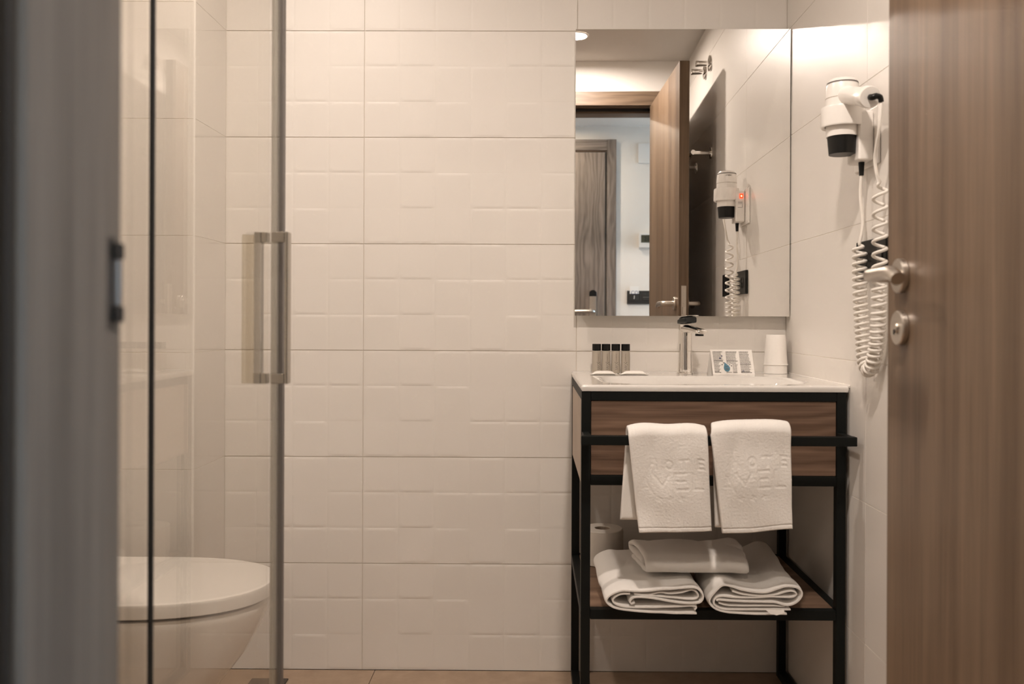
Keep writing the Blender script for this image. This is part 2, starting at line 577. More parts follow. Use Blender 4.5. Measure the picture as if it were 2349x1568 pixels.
TX = [(-1.077, PX, -0.477), (-0.477, -0.477, 0.123), (0.123, 0.123, RX)]   # (origin of the full tile, cut from, cut to)
cache = {}
for ci, (ox, xa, xb) in enumerate(TX):
    for r in range(8):
        z0, z1 = r * .3, min(r * .3 + .3, CEIL)
        design = (r + ci) % 2 + (0 if ci < 2 else 2)
        key = (ci, design, round(z1 - z0, 3))
        if key not in cache:
            mb = relief_tile(xa - ox, xb - ox, 0, z1 - z0, random.Random(11 + design % 2))
            t = obj('tile', mb, 'relief_tile', wall_back, 60)
            cache[key] = t
        else:
            t = cache[key].copy()
            COL.objects.link(t)
            t.parent = wall_back
        t.location = (ox, BY, z0)

def flat_tile(w, h):
    """local: x along, z up, -y out"""
    mb = MB()
    g = .0007
    mb.box(g, w - g, 0, .005, g, h - g, 0.0006, 2)
    return mb
fcache = {}
def flat_tiles(wall, origin_fn, spans, rotz):
    for (a, b) in spans:
        for r in range(8):
            z0, z1 = r * .3, min(r * .3 + .3, CEIL)
            key = (round(b - a, 4), round(z1 - z0, 3))
            if key not in fcache:
                t = obj('tile', flat_tile(b - a, z1 - z0), 'flat_tile', wall, 40)
                fcache[key] = t
            else:
                t = fcache[key].copy()
                COL.objects.link(t)
                t.parent = wall
            t.location = origin_fn(a, z0)
            t.rotation_euler = (0, 0, rotz)
# right wall: the tile face looks along -x, x of the tile runs towards the camera (-y)
flat_tiles(wall_right, lambda a, z: (RX, BY - a, z), [(0, .583), (.583, 1.183), (1.183, BY - FY)], -PI / 2)
# pier: front face looks along -y, right face along +x
flat_tiles(wall_pier, lambda a, z: (a, PY, z), [(LX, PX - .004)], 0)
flat_tiles(wall_pier, lambda a, z: (PX, PY + a, z), [(.004, BY - PY)], PI / 2)
obj('corner_trim', MB().box(PX - .0065, PX, PY - .0002, PY + .0065, 0, CEIL, .002, 2), 'white_plastic', wall_pier)

# door wall: left of the opening, right of it, and above it
OL, OR_ = -0.3, 0.545      # faces of the door lining: left, right
HEAD = 2.018
mb = MB()
mb.box(LX - .1, OL - .015, HY, FY, 0, 2.31)
mb.box(OR_ + .015, RX + .1, HY, FY, 0, 2.31)
mb.box(OL - .015, OR_ + .015, HY, FY, HEAD + .015, 2.31)
struct('wall_front', mb, 'plaster', 'pale wall around the bathroom doorway, seen in the mirror', 'wall')

# hall
struct('wall_hall', MB().box(LX - .1, 3.3, HB - .1, HB, 0, HCEIL), 'hall_paint', 'white hall wall with the room entrance door, seen in the mirror', 'wall')
struct('wall_hall_end', MB().box(LX - .2, LX - .1, HB - .1, HY, 0, HCEIL), 'plaster', 'white end wall of the hall', 'wall')
mb = MB()
mb.box(RX + .1, 3.3, HY, FY, 0, 2.31)
struct('wall_hall_side', mb, 'plaster', 'white hall wall beside the bathroom', 'wall')
mb = MB()
for a, b, c, d in ((HB - .1, HY, 0, .25), (HB - .1, HB + .04, .25, HCEIL), (HY - .04, HY, .25, HCEIL), (HB + .04, HY - .04, HCEIL - .06, HCEIL)):
    mb.box(3.22, 3.28, a, b, c, d, .004, 1)
struct('window_1', mb, 'white_plastic', 'white framed window at the far end of the hall', 'window')

# ------------------------------------------------------------------ door lining and architraves (trim)
def mprism(pts, z0, z1):
    """prism over an xy outline"""
    n = len(pts)
    return MB().rings([[(p[0], p[1], z0) for p in pts], [(p[0], p[1], z1) for p in pts]])

ST = 0.572   # where the stop ends and the rebate begins
lining = thing('trim_1', 'brown wood door lining with rebate at the left of the doorway', 'door frame', (OL, .55, 0), kind='structure')
# left upright: stop on the hall side, rebate on the bathroom side
prof = [(-.286, HY - .014), (-.2825, HY - .0105), (-.2825, ST - .002), (-.2845, ST), (-.295, ST), (-.295, FY - .002), (-.297, FY), (-.316, FY), (-.316, HY - .014)]
obj('jamb', mprism(prof, 0, HEAD + .0), 'trim_wood_z', lining)
obj('seal_strip', MB().box(-.2945, -.286, ST + .0005, ST + .006, 0, HEAD, .001, 1), 'rubber', lining)
obj('architrave', MB().box(-.40, -.2865, HY - .022, HY - .0145, 0, HEAD + .08, .003, 2), 'dark_trim', lining)
obj('architrave', MB().box(-.375, -.300, FY + .0003, FY + .013, 0, 2.0195, .002, 2), 'trim_wood_z', lining)
sp = obj('strike_plate', MB().box(-.2952, -.2946, FY - .020, FY - .005, .980, 1.045, .0002, 1), 'dark_plate', lining)
obj('strike_lip', MB().cyl((-.2950, FY - .006, .997), (-.2950, FY - .006, 1.029), .0045, None, 24, .001), 'grey_profile', sp)
obj('screw', MB().box(-.2945, -.2917, FY - .012, FY + .001, 1.0295, 1.041, .001, 2), 'rubber', sp)
obj('screw', MB().box(-.2945, -.2917, FY - .012, FY + .001, .985, .9965, .001, 2), 'rubber', sp)

head = thing('trim_2', 'brown wood architrave and head lining over the doorway, in the mirror', 'door frame', (0.1, .55, HEAD), kind='structure')
obj('architrave', MB().box(-.375, .64, FY + .0003, FY + .013, 2.020, 2.088, .002, 2), 'trim_wood_x', head)
obj('head_lining', MB().box(-.2825, OR_, ST + .0005, FY, 2.0165, HEAD + .014, .001, 1), 'trim_wood_x', head)
obj('head_stop', MB().box(-.2825, OR_, HY - .01, ST, 1.994, HEAD + .014, .002, 2), 'trim_wood_x', head)
obj('seal_strip', MB().box(-.2825, OR_, ST + .0006, ST + .0065, 2.003, 2.0163, .001, 1), 'rubber', head)
rj = thing('trim_3', 'brown wood hinge side lining of the doorway', 'door frame', (OR_, .55, 0), kind='structure')
obj('jamb', MB().box(OR_ + .001, OR_ + .015, HY - .01, FY, 0, HEAD + .014, .002, 2), 'trim_wood_z', rj)
obj('architrave', MB().box(OR_ + .022, .64, FY + .0003, FY + .013, 0, 2.0195, .002, 2), 'trim_wood_z', rj)

# ------------------------------------------------------------------ the open bathroom door (right)
D0, D1 = Vector((.527, .630, 0)), Vector((.558, 1.361, 0))       # visible face: hinge end, free end
dd = (D1 - D0).normalized()
dn = Vector((dd.y, -dd.x, 0))                                     # towards the right wall
DM = Matrix(((dd.x, dn.x, 0, D0.x), (dd.y, dn.y, 0, D0.y), (0, 0, 1, 0), (0, 0, 0, 1)))
DL, DT = (D1 - D0).length, .040
door = obj('door_1', MB().box(0, DL, 0, DT, .012, 2.0146, .0012, 2, mat=DM), 'door_wood', origin=D0)
tag(door, 'open brown wood bathroom door with steel lever at the right', 'door', kind='structure')
HZ = 1.056
def door_furniture(side):
    s = -1 if side < 0 else 1
    base = -0.0002 if s < 0 else DT + .0002
    hx = DL - .062
    def P(a, b, c):
        return DM @ Vector((a, base + s * b, c))
    ax = dn * s
    r = obj('rosette', MB().lathe([(.0255, 0), (.026, .001), (.026, .0075), (.0245, .0095), (.012, .0098)], P(hx, 0, HZ), ax, 40), 'satin_steel', door)
    pts = [P(hx, .009, HZ), P(hx, .030, HZ), P(hx - .0015, .041, HZ), P(hx - .006, .049, HZ), P(hx - .014, .0525, HZ), P(hx - .05, .053, HZ), P(hx - .088, .053, HZ), P(hx - .106, .0525, HZ - .003), P(hx - .120, .052, HZ - .010)]
    pts = spline(pts, 4)
    obj('lever', MB().tube(pts, .0098, 18), 'satin_steel', door)
    obj('lock_rosette', MB().lathe([(.0255, 0), (.026, .001), (.026, .0075), (.0245, .0095), (.010, .0098)], P(hx, 0, HZ - .078), ax, 40), 'satin_steel', door)
    k = MB().cyl(P(hx, .0095, HZ - .078), P(hx, .0125, HZ - .078), .008, .0075, 24)
    obj('turn_knob', k, 'satin_steel', door)
    obj('keyhole', MB().box(hx - .0015, hx + .0015, base + (s * .0122 if s > 0 else -.0136), base + (s * .0136 if s > 0 else -.0122), HZ - .088, HZ - .080, mat=DM), 'rubber', door)
door_furniture(-1)
door_furniture(1)
lp = obj('latch_plate', MB().box(DL + .0001, DL + .0022, .010, .030, .93, 1.125, .0009, 2, mat=DM), 'satin_steel', door)
obj('latch_bolt', MB().box(DL + .002, DL + .010, .014, .026, HZ - .045, HZ - .015, .002, 2, mat=DM), 'satin_steel', lp)
for z in (1.10, HZ, .955):
    obj('screw', MB().cyl(DM @ Vector((DL + .0021, .020, z)), DM @ Vector((DL + .0029, .020, z)), .0035, .003, 12), 'satin_steel', lp)
for z in (.25, 1.05, 1.80):
    obj('hinge', MB().cyl(D0 + dn * (DT + .005) + Vector((0, 0, z)), D0 + dn * (DT + .005) + Vector((0, 0, z + .09)), .006, None, 16), 'satin_steel', door)

# ------------------------------------------------------------------ entrance door of the room, behind the camera (in the mirror)
EX = .382
entry = obj('door_2', MB().box(-.49, EX, HB + .004, HB + .030, .012, 1.998, .0015, 2), 'entry_wood', origin=(0, HB, 0))
tag(entry, 'grey brown wood entrance door of the room, seen in the mirror', 'door', kind='structure')
et = thing('trim_4', 'grey brown wood frame of the entrance door, in the mirror', 'door frame', (EX, HB, 0), kind='structure')
obj('architrave', MB().box(EX + .012, EX + .068, HB + .0003, HB + .026, 0, 2.077, .002, 2), 'entry_wood', et)
obj('architrave', MB().box(-.49, EX + .0118, HB + .0003, HB + .025, 2.012, 2.076, .002, 2), 'entry_wood_x', et)
obj('frame_edge', MB().box(EX + .004, EX + .0095, HB + .0003, HB + .022, 0, 2.006, .001, 1), 'trim_wood_z', et)
obj('frame_edge', MB().box(-.49, EX + .0095, HB + .0003, HB + .022, 2.0035, 2.009, .001, 1), 'trim_wood_x', et)
obj('gap_seal', MB().box(EX + .0004, EX + .0038, HB + .0003, HB + .012, 0, 2.0, 0), 'rubber', et)
# long plate lock with black reader
LKX0, LKX1 = .290, .331
def rounded_plate(x0, x1, z0, z1, y0, y1, n=10, top=True):
    r = (x1 - x0) / 2
    cx_ = (x0 + x1) / 2
    pts = [(x0, z0), (x1, z0)]
    zt = z1 - r if top else z1
    pts += [(cx_ + r * math.cos(PI * k / n), zt + r * .8 * math.sin(PI * k / n)) for k in range(n + 1)]
    b = .0015
    def ring(y, ins):
        return [(cx_ + (p[0] - cx_) * (1 - ins / r), y, (z0 + z1) / 2 + (p[1] - (z0 + z1) / 2) * (1 - 2 * ins / (z1 - z0))) for p in pts]
    return MB().rings([ring(y0, 0), ring(y1 - b, 0), ring(y1, b)])
obj('lock_plate', MB().box(LKX0, LKX1, HB + .0302, HB + .052, .90, 1.131, .003, 2), 'satin_steel', entry)
obj('card_reader', rounded_plate(LKX0 - .001, LKX1 + .001, 1.1315, 1.172, HB + .0302, HB + .056), 'black_plastic', entry)
pts = spline([(.315, HB + .052, 1.040), (.315, HB + .085, 1.040), (.310, HB + .098, 1.040), (.295, HB + .104, 1.040), (.24, HB + .104, 1.040), (.17, HB + .104, 1.038)], 5)
obj('lever', MB().tube(pts, .0115, 16), 'satin_steel', entry)

# ------------------------------------------------------------------ ceiling lights
def downlight(x, y, z, mat, label, r=.040):
    t = thing('ceiling_light', label, 'light', (x, y, z), 'recessed ceiling downlights' if mat != 'lamp3' else None)
    obj('ring', MB().lathe([(r + .001, -.0005), (r + .001, -.004), (r + .004, -.006), (r + .009, -.0055), (r + .012, -.003), (r + .0125, -.0004)], (x, y, z), (0, 0, 1), 40, False, False), 'light_ring', t)
    obj('lens', MB().lathe([(r, -.0022), (r * .5, -.0024), (.0005, -.0025)], (x, y, z), (0, 0, 1), 40, False, True), mat, t)
    return t
downlight(.163, 1.00, CEIL, 'lamp1', 'round recessed downlight in the bathroom ceiling, glowing in the mirror corner')
downlight(-.60, 1.80, CEIL, 'lamp2', 'round recessed downlight in the ceiling above the toilet')
downlight(.05, -.08, HCEIL, 'lamp3', 'round recessed downlight in the hall ceiling')

# ------------------------------------------------------------------ mirror on the back wall
mx0, mx1, mz0, mz1 = .1165, .7085, 1.0, 1.793
def my(x):
    return MY - MN * (x - .41)
mir = thing('mirror', 'frameless rectangular wall mirror above the washbasin', 'mirror', (.41, BY, mz0))
def slab(x0, x1, z0, z1, d0, d1):
    m_ = MB()
    a = [(x0, my(x0) + d0, z0), (x1, my(x1) + d0, z0), (x1, my(x1) + d0, z1), (x0, my(x0) + d0, z1)]
    b = [(x0, my(x0) + d1, z0), (x1, my(x1) + d1, z0), (x1, my(x1) + d1, z1), (x0, my(x0) + d1, z1)]
    return m_.rings([a, b])
obj('mirror_glass', MB().add([(mx0, my(mx0), mz0), (mx1, my(mx1), mz0), (mx1, my(mx1), mz1), (mx0, my(mx0), mz1)], [[0, 1, 2, 3]]), 'mirror', mir)
obj('glass_edge', slab(mx0, mx1, mz0, mz1, .0002, .0055), 'mirror_edge', mir)
obj('backing', slab(mx0 + .012, mx1 - .012, mz0 + .012, mz1 - .012, .0057, .034), 'white_plastic', mir)

# ------------------------------------------------------------------ vanity stand
VF, VB = 1.940, 2.412         # front and back of the frame
VL, VR = .1105, .7040
T = .021
van = thing('vanity_stand', 'black steel vanity stand with wooden drawer front and shelf', 'vanity', (.41, 2.18, 0))
def bar(name, x0, x1, y0, y1, z0, z1, lab=None, mat='black_steel', bev=.0012):
    o = obj(name, MB().box(x0, x1, y0, y1, z0, z1, bev, 2), mat, van)
    if lab: o['label'] = lab
    return o
e = .0004
TOPZ = .828
for x in (VL, VR - T):
    bar('leg', x, x + T, VF, VF + T, 0, TOPZ)
    bar('leg', x, x + T, VB - T, VB, 0, TOPZ)
bar('top_rail', VL + T + e, VR - T - e, VF, VF + T, TOPZ - .0205, TOPZ)
bar('lower_rail', VL + T + e, VR - T - e, VF, VF + T, .617, .639)
bar('shelf_rail', VL + T + e, VR - T - e, VF, VF + T, .316, .338)
bar('shelf_rail', VL + T + e, VR - T - e, VB - T, VB, .316, .338)
for x in (VL, VR - T):
    bar('side_rail', x, x + T, VF + T + e, VB - T - e, .316, .338)
    bar('top_side_rail', x, x + T, VF + T + e, VB - T - e, TOPZ - .0205, TOPZ)
    bar('floor_rail', x, x + T, VF + T + e, VB - T - e, .0, .021)
bar('drawer_front', VL + T + .001, VR - T - .001, VF + .003, VF + T, .640, TOPZ - .0215, 'brown horizontal grain wood front', 'drawer_wood', .001)
o = bar('side_panel', VL + .001, VL + .012, VF + T + e, VB - T - e, .615, TOPZ - .022, 'beige laminate side panel', 'side_laminate', .001)
o = bar('side_panel', VR - .012, VR - .001, VF + T + e, VB - T - e, .615, TOPZ - .022, 'beige laminate side panel', 'side_laminate', .001)
bar('drawer_back', VL + T + .003, VR - T - .003, VB - .034, VB - T - .002, .640, .70, None, 'side_laminate', .001)
bar('drawer_bottom', VL + .013, VR - .013, VF + T + e, VB - .036, .640, .648, None, 'side_laminate', .001)
bar('shelf_board', VL + T + e, VR - T - e, VF + T + e, VB - T - e, .3235, .3385, 'brown wood shelf board', 'shelf_wood', .0012)
# towel bar with two standoffs
TB0, TB1, TBZ0, TBZ1 = 1.858, 1.878, .7185, .7385
tb = MB()
tb.box(.1055, .6985, TB0, TB1, TBZ0, TBZ1, .0015, 2)
towel_bar = obj('towel_bar', tb, 'black_steel', van)
for x in (.1115, .6825):
    bar('standoff', x, x + .016, TB1 + e, VF - e, TBZ0 + .001, TBZ1 - .001)

# ------------------------------------------------------------------ washbasin
BX0, BX1, BYF, BYB, BZ0, BZ1 = .1095, .7085, 1.936, 2.4275, .8285, .8425
def basin_mesh():
    NX, NY = 84, 72
    cxb, cyb, rx, ry = .410, 2.118, .232, .138
    def hgt(x, y):
        q = (abs((x - cxb) / rx) ** 4 + abs((y - cyb) / ry) ** 4) ** .25
        t = min(max((1.06 - q) / .34, 0), 1)
        t = t * t * (3 - 2 * t)
        lip = .0022 * max(0, 1 - abs(y - (BYB - .006)) / .010)
        return BZ1 - .105 * t + lip
    r = .006
    def edge(v, a, b):
        d = min(v - a, b - v)
        return d
    mb = MB()
    def lin(a, b, n):
        base = [a, a + .0012, a + .003, a + .006] + [a + .006 + (b - a - .012) * k / (n - 7) for k in range(1, n - 7)] + [b - .006, b - .003, b - .0012, b]
        return base
    X, Y = lin(BX0, BX1, NX), lin(BYF, BYB, NY)
    nx, ny = len(X), len(Y)
    vs_, fs = [], []
    for i, x in enumerate(X):
        for j, y in enumerate(Y):
            d = min(x - BX0, BX1 - x, y - BYF)
            drop = 0.0
            if d < r:
                drop = r - math.sqrt(max(r * r - (r - d) ** 2, 0))
            vs_.append((x, y, hgt(x, y) - drop))
    for i in range(nx - 1):
        for j in range(ny - 1):
            fs.append([i * ny + j, (i + 1) * ny + j, (i + 1) * ny + j + 1, i * ny + j + 1])
    o_ = len(vs_)
    for i, x in enumerate(X):
        for j, y in enumerate(Y):
            k = .004 if (i in (0, nx - 1) or j == 0) else 0
            inx = min(max(x, BX0 + .002), BX1 - .002)
            iny = max(y, BYF + .002)
            vs_.append((inx, iny, min(BZ0, hgt(x, y) - .012)))
    for i in range(nx - 1):
        for j in range(ny - 1):
            a, b, c, d = i * ny + j, (i + 1) * ny + j, (i + 1) * ny + j + 1, i * ny + j + 1
            fs.append([o_ + d, o_ + c, o_ + b, o_ + a])
    rim = [(i, 0) for i in range(nx)] + [(nx - 1, j) for j in range(1, ny)] + [(i, ny - 1) for i in range(nx - 2, -1, -1)] + [(0, j) for j in range(ny - 2, 0, -1)]
    for k in range(len(rim)):
        a = rim[k][0] * ny + rim[k][1]
        b = rim[(k + 1) % len(rim)][0] * ny + rim[(k + 1) % len(rim)][1]
        fs.append([a, b, o_ + b, o_ + a])
    return mb.add(vs_, fs)
basin = thing('washbasin', 'white glazed ceramic washbasin set on the vanity stand', 'basin', (.41, 2.18, BZ0))
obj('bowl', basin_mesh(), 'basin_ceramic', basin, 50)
obj('drain_ring', MB().lathe([(.022, 0), (.0225, .002), (.016, .003), (.0155, .001)], (.41, 2.14, BZ1 - .1052), (0, 0, 1), 32, True, True), 'chrome', basin)
obj('sealant', MB().box(BX1 + .0002, RX - .0002, BYF + .002, BYB, BZ1 - .004, BZ1 + .0022, .001, 2), 'white_plastic', basin)

# ------------------------------------------------------------------ tap
tx, ty = .4125, 2.338
tap = thing('basin_tap', 'chrome single lever mixer tap standing on the washbasin', 'tap', (tx, ty, BZ1))
obj('base_ring', MB().lathe([(.0215, .0002), (.0222, .001), (.0222, .0058), (.0205, .0075)], (tx, ty, BZ1), (0, 0, 1), 40), 'chrome', tap)
obj('body', MB().lathe([(.0195, .0075), (.0190, .05), (.0184, .10), (.0182, .128), (.0172, .1335)], (tx, ty, BZ1), (0, 0, 1), 48), 'chrome', tap)
ang = math.radians(-76)
sd = Vector((math.cos(ang), math.sin(ang), 0))        # spout direction, towards the viewer and a little right
sn = Vector((-sd.y, sd.x, 0))
def spout():
    rr = []
    o_ = Vector((tx, ty, BZ1))
    for k, (s, z, w, h) in enumerate(((-.004, .1225, .0165, .011), (.02, .1225, .0168, .0105), (.05, .121, .0170, .009), (.08, .1185, .0172, .0078), (.098, .1165, .0170, .007), (.108, .1155, .0150, .0062), (.1125, .115, .010, .0045))):
        ring = []
        for q in range(28):
            t = 2 * PI * q / 28
            c, s_ = math.cos(t), math.sin(t)
            p = 2.6
            ring.append(o_ + sd * s + sn * (w * math.copysign(abs(c) ** (2 / p), c)) + Vector((0, 0, z + h * math.copysign(abs(s_) ** (2 / p), s_))))
        rr.append(ring)
    return MB().rings(rr)
obj('spout', spout(), 'chrome', tap, 50)
obj('aerator', MB().cyl(Vector((tx, ty, BZ1 + .105)) + sd * .09, Vector((tx, ty, BZ1 + .113)) + sd * .09, .011, None, 24), 'black_plastic', tap)
def lever(levels, n=28, ex=.8):
    rr = []
    o_ = Vector((tx, ty, BZ1))
    for (s, z, w, h) in levels:
        ring = []
        for q in range(n):
            t = 2 * PI * q / n
            c, s_ = math.cos(t), math.sin(t)
            ring.append(o_ + sd * s + sn * (w * math.copysign(abs(c) ** ex, c)) + Vector((0, 0, z + h * math.copysign(abs(s_) ** ex, s_))))
        rr.append(ring)
    return MB().rings(rr)
obj('lever', lever([(-.0190, .1400, .012, .0045), (-.0170, .1415, .0155, .0065), (-.004, .1430, .0168, .0080), (.012, .1445, .0166, .0086), (.030, .1460, .0160, .0088), (.040, .1470, .0152, .0086), (.0425, .1475, .0136, .0075)], 28, .40), 'dark_reflection', tap, 50)  # black base colour stands in for dark surroundings reflected in the chrome lever
obj('lever_top', lever([(-.0165, .1495, .010, .0012), (-.012, .1515, .0150, .0022), (.010, .1552, .0165, .0019), (.040, .1574, .0155, .0016), (.058, .1584, .0130, .0013), (.061, .1586, .0100, .0009)], 28, .8), 'chrome', tap, 50)


# ------------------------------------------------------------------ toiletry bottles
by_ = 2.362
bxs = [(1368.8 - VPX) / F * by_, (1390.3 - VPX) / F * by_, (1412.7 - VPX) / F * by_, (1435.2 - VPX) / F * by_]
blab = ['clear toiletry bottle with black cap, leftmost of the row of four',
        'clear toiletry bottle with black cap, second from the left in the row',
        'clear toiletry bottle with black cap, third from the left in the row',
        'clear toiletry bottle with black cap, nearest the tap in the row']
def make_bottle(x, y, label, turn):
    z = BZ1
    t = thing('toiletry_bottle', label, 'bottle', (x, y, z), 'toiletry bottles on the washbasin')
    obj('body', MB().lathe([(.0105, .0003), (.0121, .0012), (.0124, .004), (.0121, .060), (.0115, .0615), (.0075, .0622)], (x, y, z), (0, 0, 1), 32), 'bottle', t)
    obj('cap', MB().lathe([(.0116, .0624), (.0119, .0630), (.0119, .0795), (.0114, .0803), (.0005, .0804)], (x, y, z), (0, 0, 1), 32), 'black_plastic', t)
    ca = math.radians(-90 + turn)
    n = Vector((math.cos(ca), math.sin(ca), 0))
    r = Vector((-n.y, n.x, 0))
    # text runs upwards: local x = up, local y = to the left
    def wrap(mb, rad):
        out = []
        for p in mb.v:
            d = Vector(p) - Vector((x, y, 0))
            a = d.dot(r) / rad
            out.append((x + rad * (n.x * math.cos(a) + r.x * math.sin(a)), y + rad * (n.y * math.cos(a) + r.y * math.sin(a)), p[2]))
        mb.v = out
        return mb
    fm = frame((x, y, z + .0205), (0, 0, 1), -r)
    L = text_mb('LU', .0085, frame((x, y, z + .0165), (0, 0, 1), -r), .00005, 1.1)
    obj('lettering', wrap(L, .01265), 'ink_grey', t)
    X = MB()
    def stroke(a, b, w):
        a, b = Vector(a), Vector(b)
        dvec = (b - a).normalized()
        pn = Vector((-dvec.y, dvec.x)) * w
        q = [a + pn, b + pn, b - pn, a - pn]
        X.add([(x + r.x * p.x, y + r.y * p.x, z + p.y) for p in q], [[0, 1, 2, 3]])
    stroke((-.0048, .0315), (.0062, .0235), .0004)
    stroke((-.0034, .0305), (.0048, .0252), .0003)
    stroke((.0046, .0312), (-.0006, .0275), .0004)
    stroke((-.0006, .0275), (-.0030, .0250), .0003)
    obj('letter_x', wrap(X, .0127), 'ink', t)
    obj('lettering', wrap(text_mb('COSMETIC', .0045, frame((x, y, z + .0435), (0, 0, 1), -r), .00005, 1.05), .01265), 'ink_soft', t)
    return t
for k in range(4):
    make_bottle(bxs[k], by_, blab[k], (20, 14, 4, -6)[k])

# ------------------------------------------------------------------ wrapped soaps
def soap(cx_, cy_, L, Wd, rot, label, seed):
    rnd = random.Random(seed)
    z = BZ1 + .0002
    rr = []
    N = 24
    for i in range(N + 1):
        u = -1 + 2 * i / N
        crimp = abs(u) > .82
        hh = .0048 * max(0, 1 - abs(u / .86) ** 5) + .0005
        ww = Wd / 2 * (1.0 if crimp else .92 + .08 * abs(u))
        ring = []
        for k in range(16):
            t = 2 * PI * k / 16
            px, pz = math.cos(t) * ww, math.sin(t) * hh
            pz += hh
            if crimp:
                pz += .0016 * (abs(u) - .82) / .18 + rnd.uniform(0, .0005)
            p = Vector((u * L / 2, px, pz))
            p.rotate(Matrix.Rotation(rot, 3, 'Z'))
            ring.append((cx_ + p.x, cy_ + p.y, z + p.z))
        rr.append(ring)
    o = obj('wrapped_soap', MB().rings(rr), 'soap_wrap', None, 60, origin=(cx_, cy_, z))
    return tag(o, label, 'soap', 'wrapped soaps in front of the bottles')
soap(.1895, 2.300, .072, .030, .04, 'white paper wrapped soap in front of the two left bottles', 3)
soap(.2705, 2.302, .078, .030, -.05, 'white paper wrapped soap lying nearer the tap', 5)

# ------------------------------------------------------------------ printed tent card
cx0, cx1, cyf = .484, .5955, 2.316
ch, lean = .0665, .020
card = thing('tent_card', 'folded white information card with small print and blue drop', 'card', ((cx0 + cx1) / 2, cyf, BZ1))
cz = BZ1 + .0004
crot = -.02
def CP(u, v, out=0.0):
    """point on the front panel: u 0..1 across, v 0..1 up"""
    x = cx0 - .004 * v + (cx1 - cx0) * u
    y = cyf + lean * v + (u - .5) * crot * .1
    return (x, y - out, cz + ch * v)
G = [[CP(i / 4, j / 4) for j in range(5)] for i in range(5)]
obj('front_panel', MB().sheet(G, .0006, 0.0), 'paper', card)
G = [[(CP(i / 4, 1)[0] - .0035 * (1 - j / 4), CP(i / 4, 1)[1] + .0008 + .024 * (1 - j / 4), cz + ch * j / 4) for j in range(5)] for i in range(5)]
obj('back_panel', MB().sheet(G, .0006, 0.5), 'paper', card)
rnd = random.Random(4)
txt, bold = MB(), MB()
def word_line(u0, u1, v, h, mb):
    u = u0
    while u < u1 - .01:
        w = min(rnd.uniform(.018, .05), u1 - u)
        mb.quad(CP(u, v, .0009), CP(u + w, v, .0009), CP(u + w, v + h, .0009), CP(u, v + h, .0009))
        u += w + .006
for c, (u0, u1) in enumerate(((.05, .29), (.36, .63), (.68, .94))):
    v, k = .90, 0
    while v > .07:
        b = (c == 0 and k in (0, 8, 17, 18)) or (c == 1 and k in (0, 8, 18)) or (c == 2 and k in (0, 11, 17, 18))
        a0, a1 = u0, u1 - rnd.uniform(0, .05)
        if c == 0 and v < .52: a1 = min(a1, u0 + .15 - .02 * (k % 3))
        if c == 1 and v < .42: a0 = .49
        word_line(a0, a1, v, .021 if b else .015, bold if b else txt)
        v -= .0455
        k += 1
obj('small_print', txt, 'ink_grey', card, recalc=False)['kind'] = 'stuff'
obj('heading_print', bold, 'ink', card, recalc=False)['kind'] = 'stuff'
drop = MB()
pts = []
for k in range(28):
    t = 2 * PI * k / 28
    rr_ = .062
    tip = max(0.0, math.cos(t)) ** 3
    u = .350 + .074 * math.sin(t) * (1 - .75 * tip) - .045 * tip
    v = .270 + .145 * math.cos(t) + .085 * tip
    pts.append(CP(u, v, .0010))
drop.add(pts, [list(range(28))])
obj('drop_print', drop, 'ink_blue', card, recalc=False)
mk = MB()
for (u, v, w, h) in ((.325, .31, .05, .022), (.32, .215, .07, .03), (.27, .46, .035, .03), (.40, .385, .04, .022), (.23, .39, .03, .03), (.455, .33, .018, .06), (.33, .09, .13, .014)):
    mk.quad(CP(u, v, .0012), CP(u + w, v, .0012), CP(u + w, v + h, .0012), CP(u, v + h, .0012))
obj('mark_print', mk, 'ink_grey', card, recalc=False)['kind'] = 'stuff'
sw = MB()
for (u, v, w, h) in ((.245, .73, .03, .03), (.19, .64, .045, .035), (.72, .14, .03, .025)):
    sw.quad(CP(u, v, .0013), CP(u + w, v, .0013), CP(u + w, v + h, .0013), CP(u, v + h, .0013))
obj('blue_print', sw, 'ink_navy', card, recalc=False)['kind'] = 'stuff'

# ------------------------------------------------------------------ wrapped tumbler
ux, uy = .6705, 2.386
cup = thing('tumbler', 'white plastic tumbler standing upside down in the basin corner', 'cup', (ux, uy, BZ1))
obj('cup_body', MB().lathe([(.0325, .0262), (.0318, .030), (.0300, .055), (.0283, .085), (.0268, .1045), (.0255, .1072), (.001, .1075)], (ux, uy, BZ1), (0, 0, 1), 48), 'cup_plastic', cup)
obj('cup_rim', MB().lathe([(.0295, .0015), (.0315, .0004), (.0318, .003), (.0312, .006), (.0311, .0225), (.0338, .0250), (.0335, .0268), (.0318, .0275)], (ux, uy, BZ1), (0, 0, 1), 48), 'cup_plastic', cup)

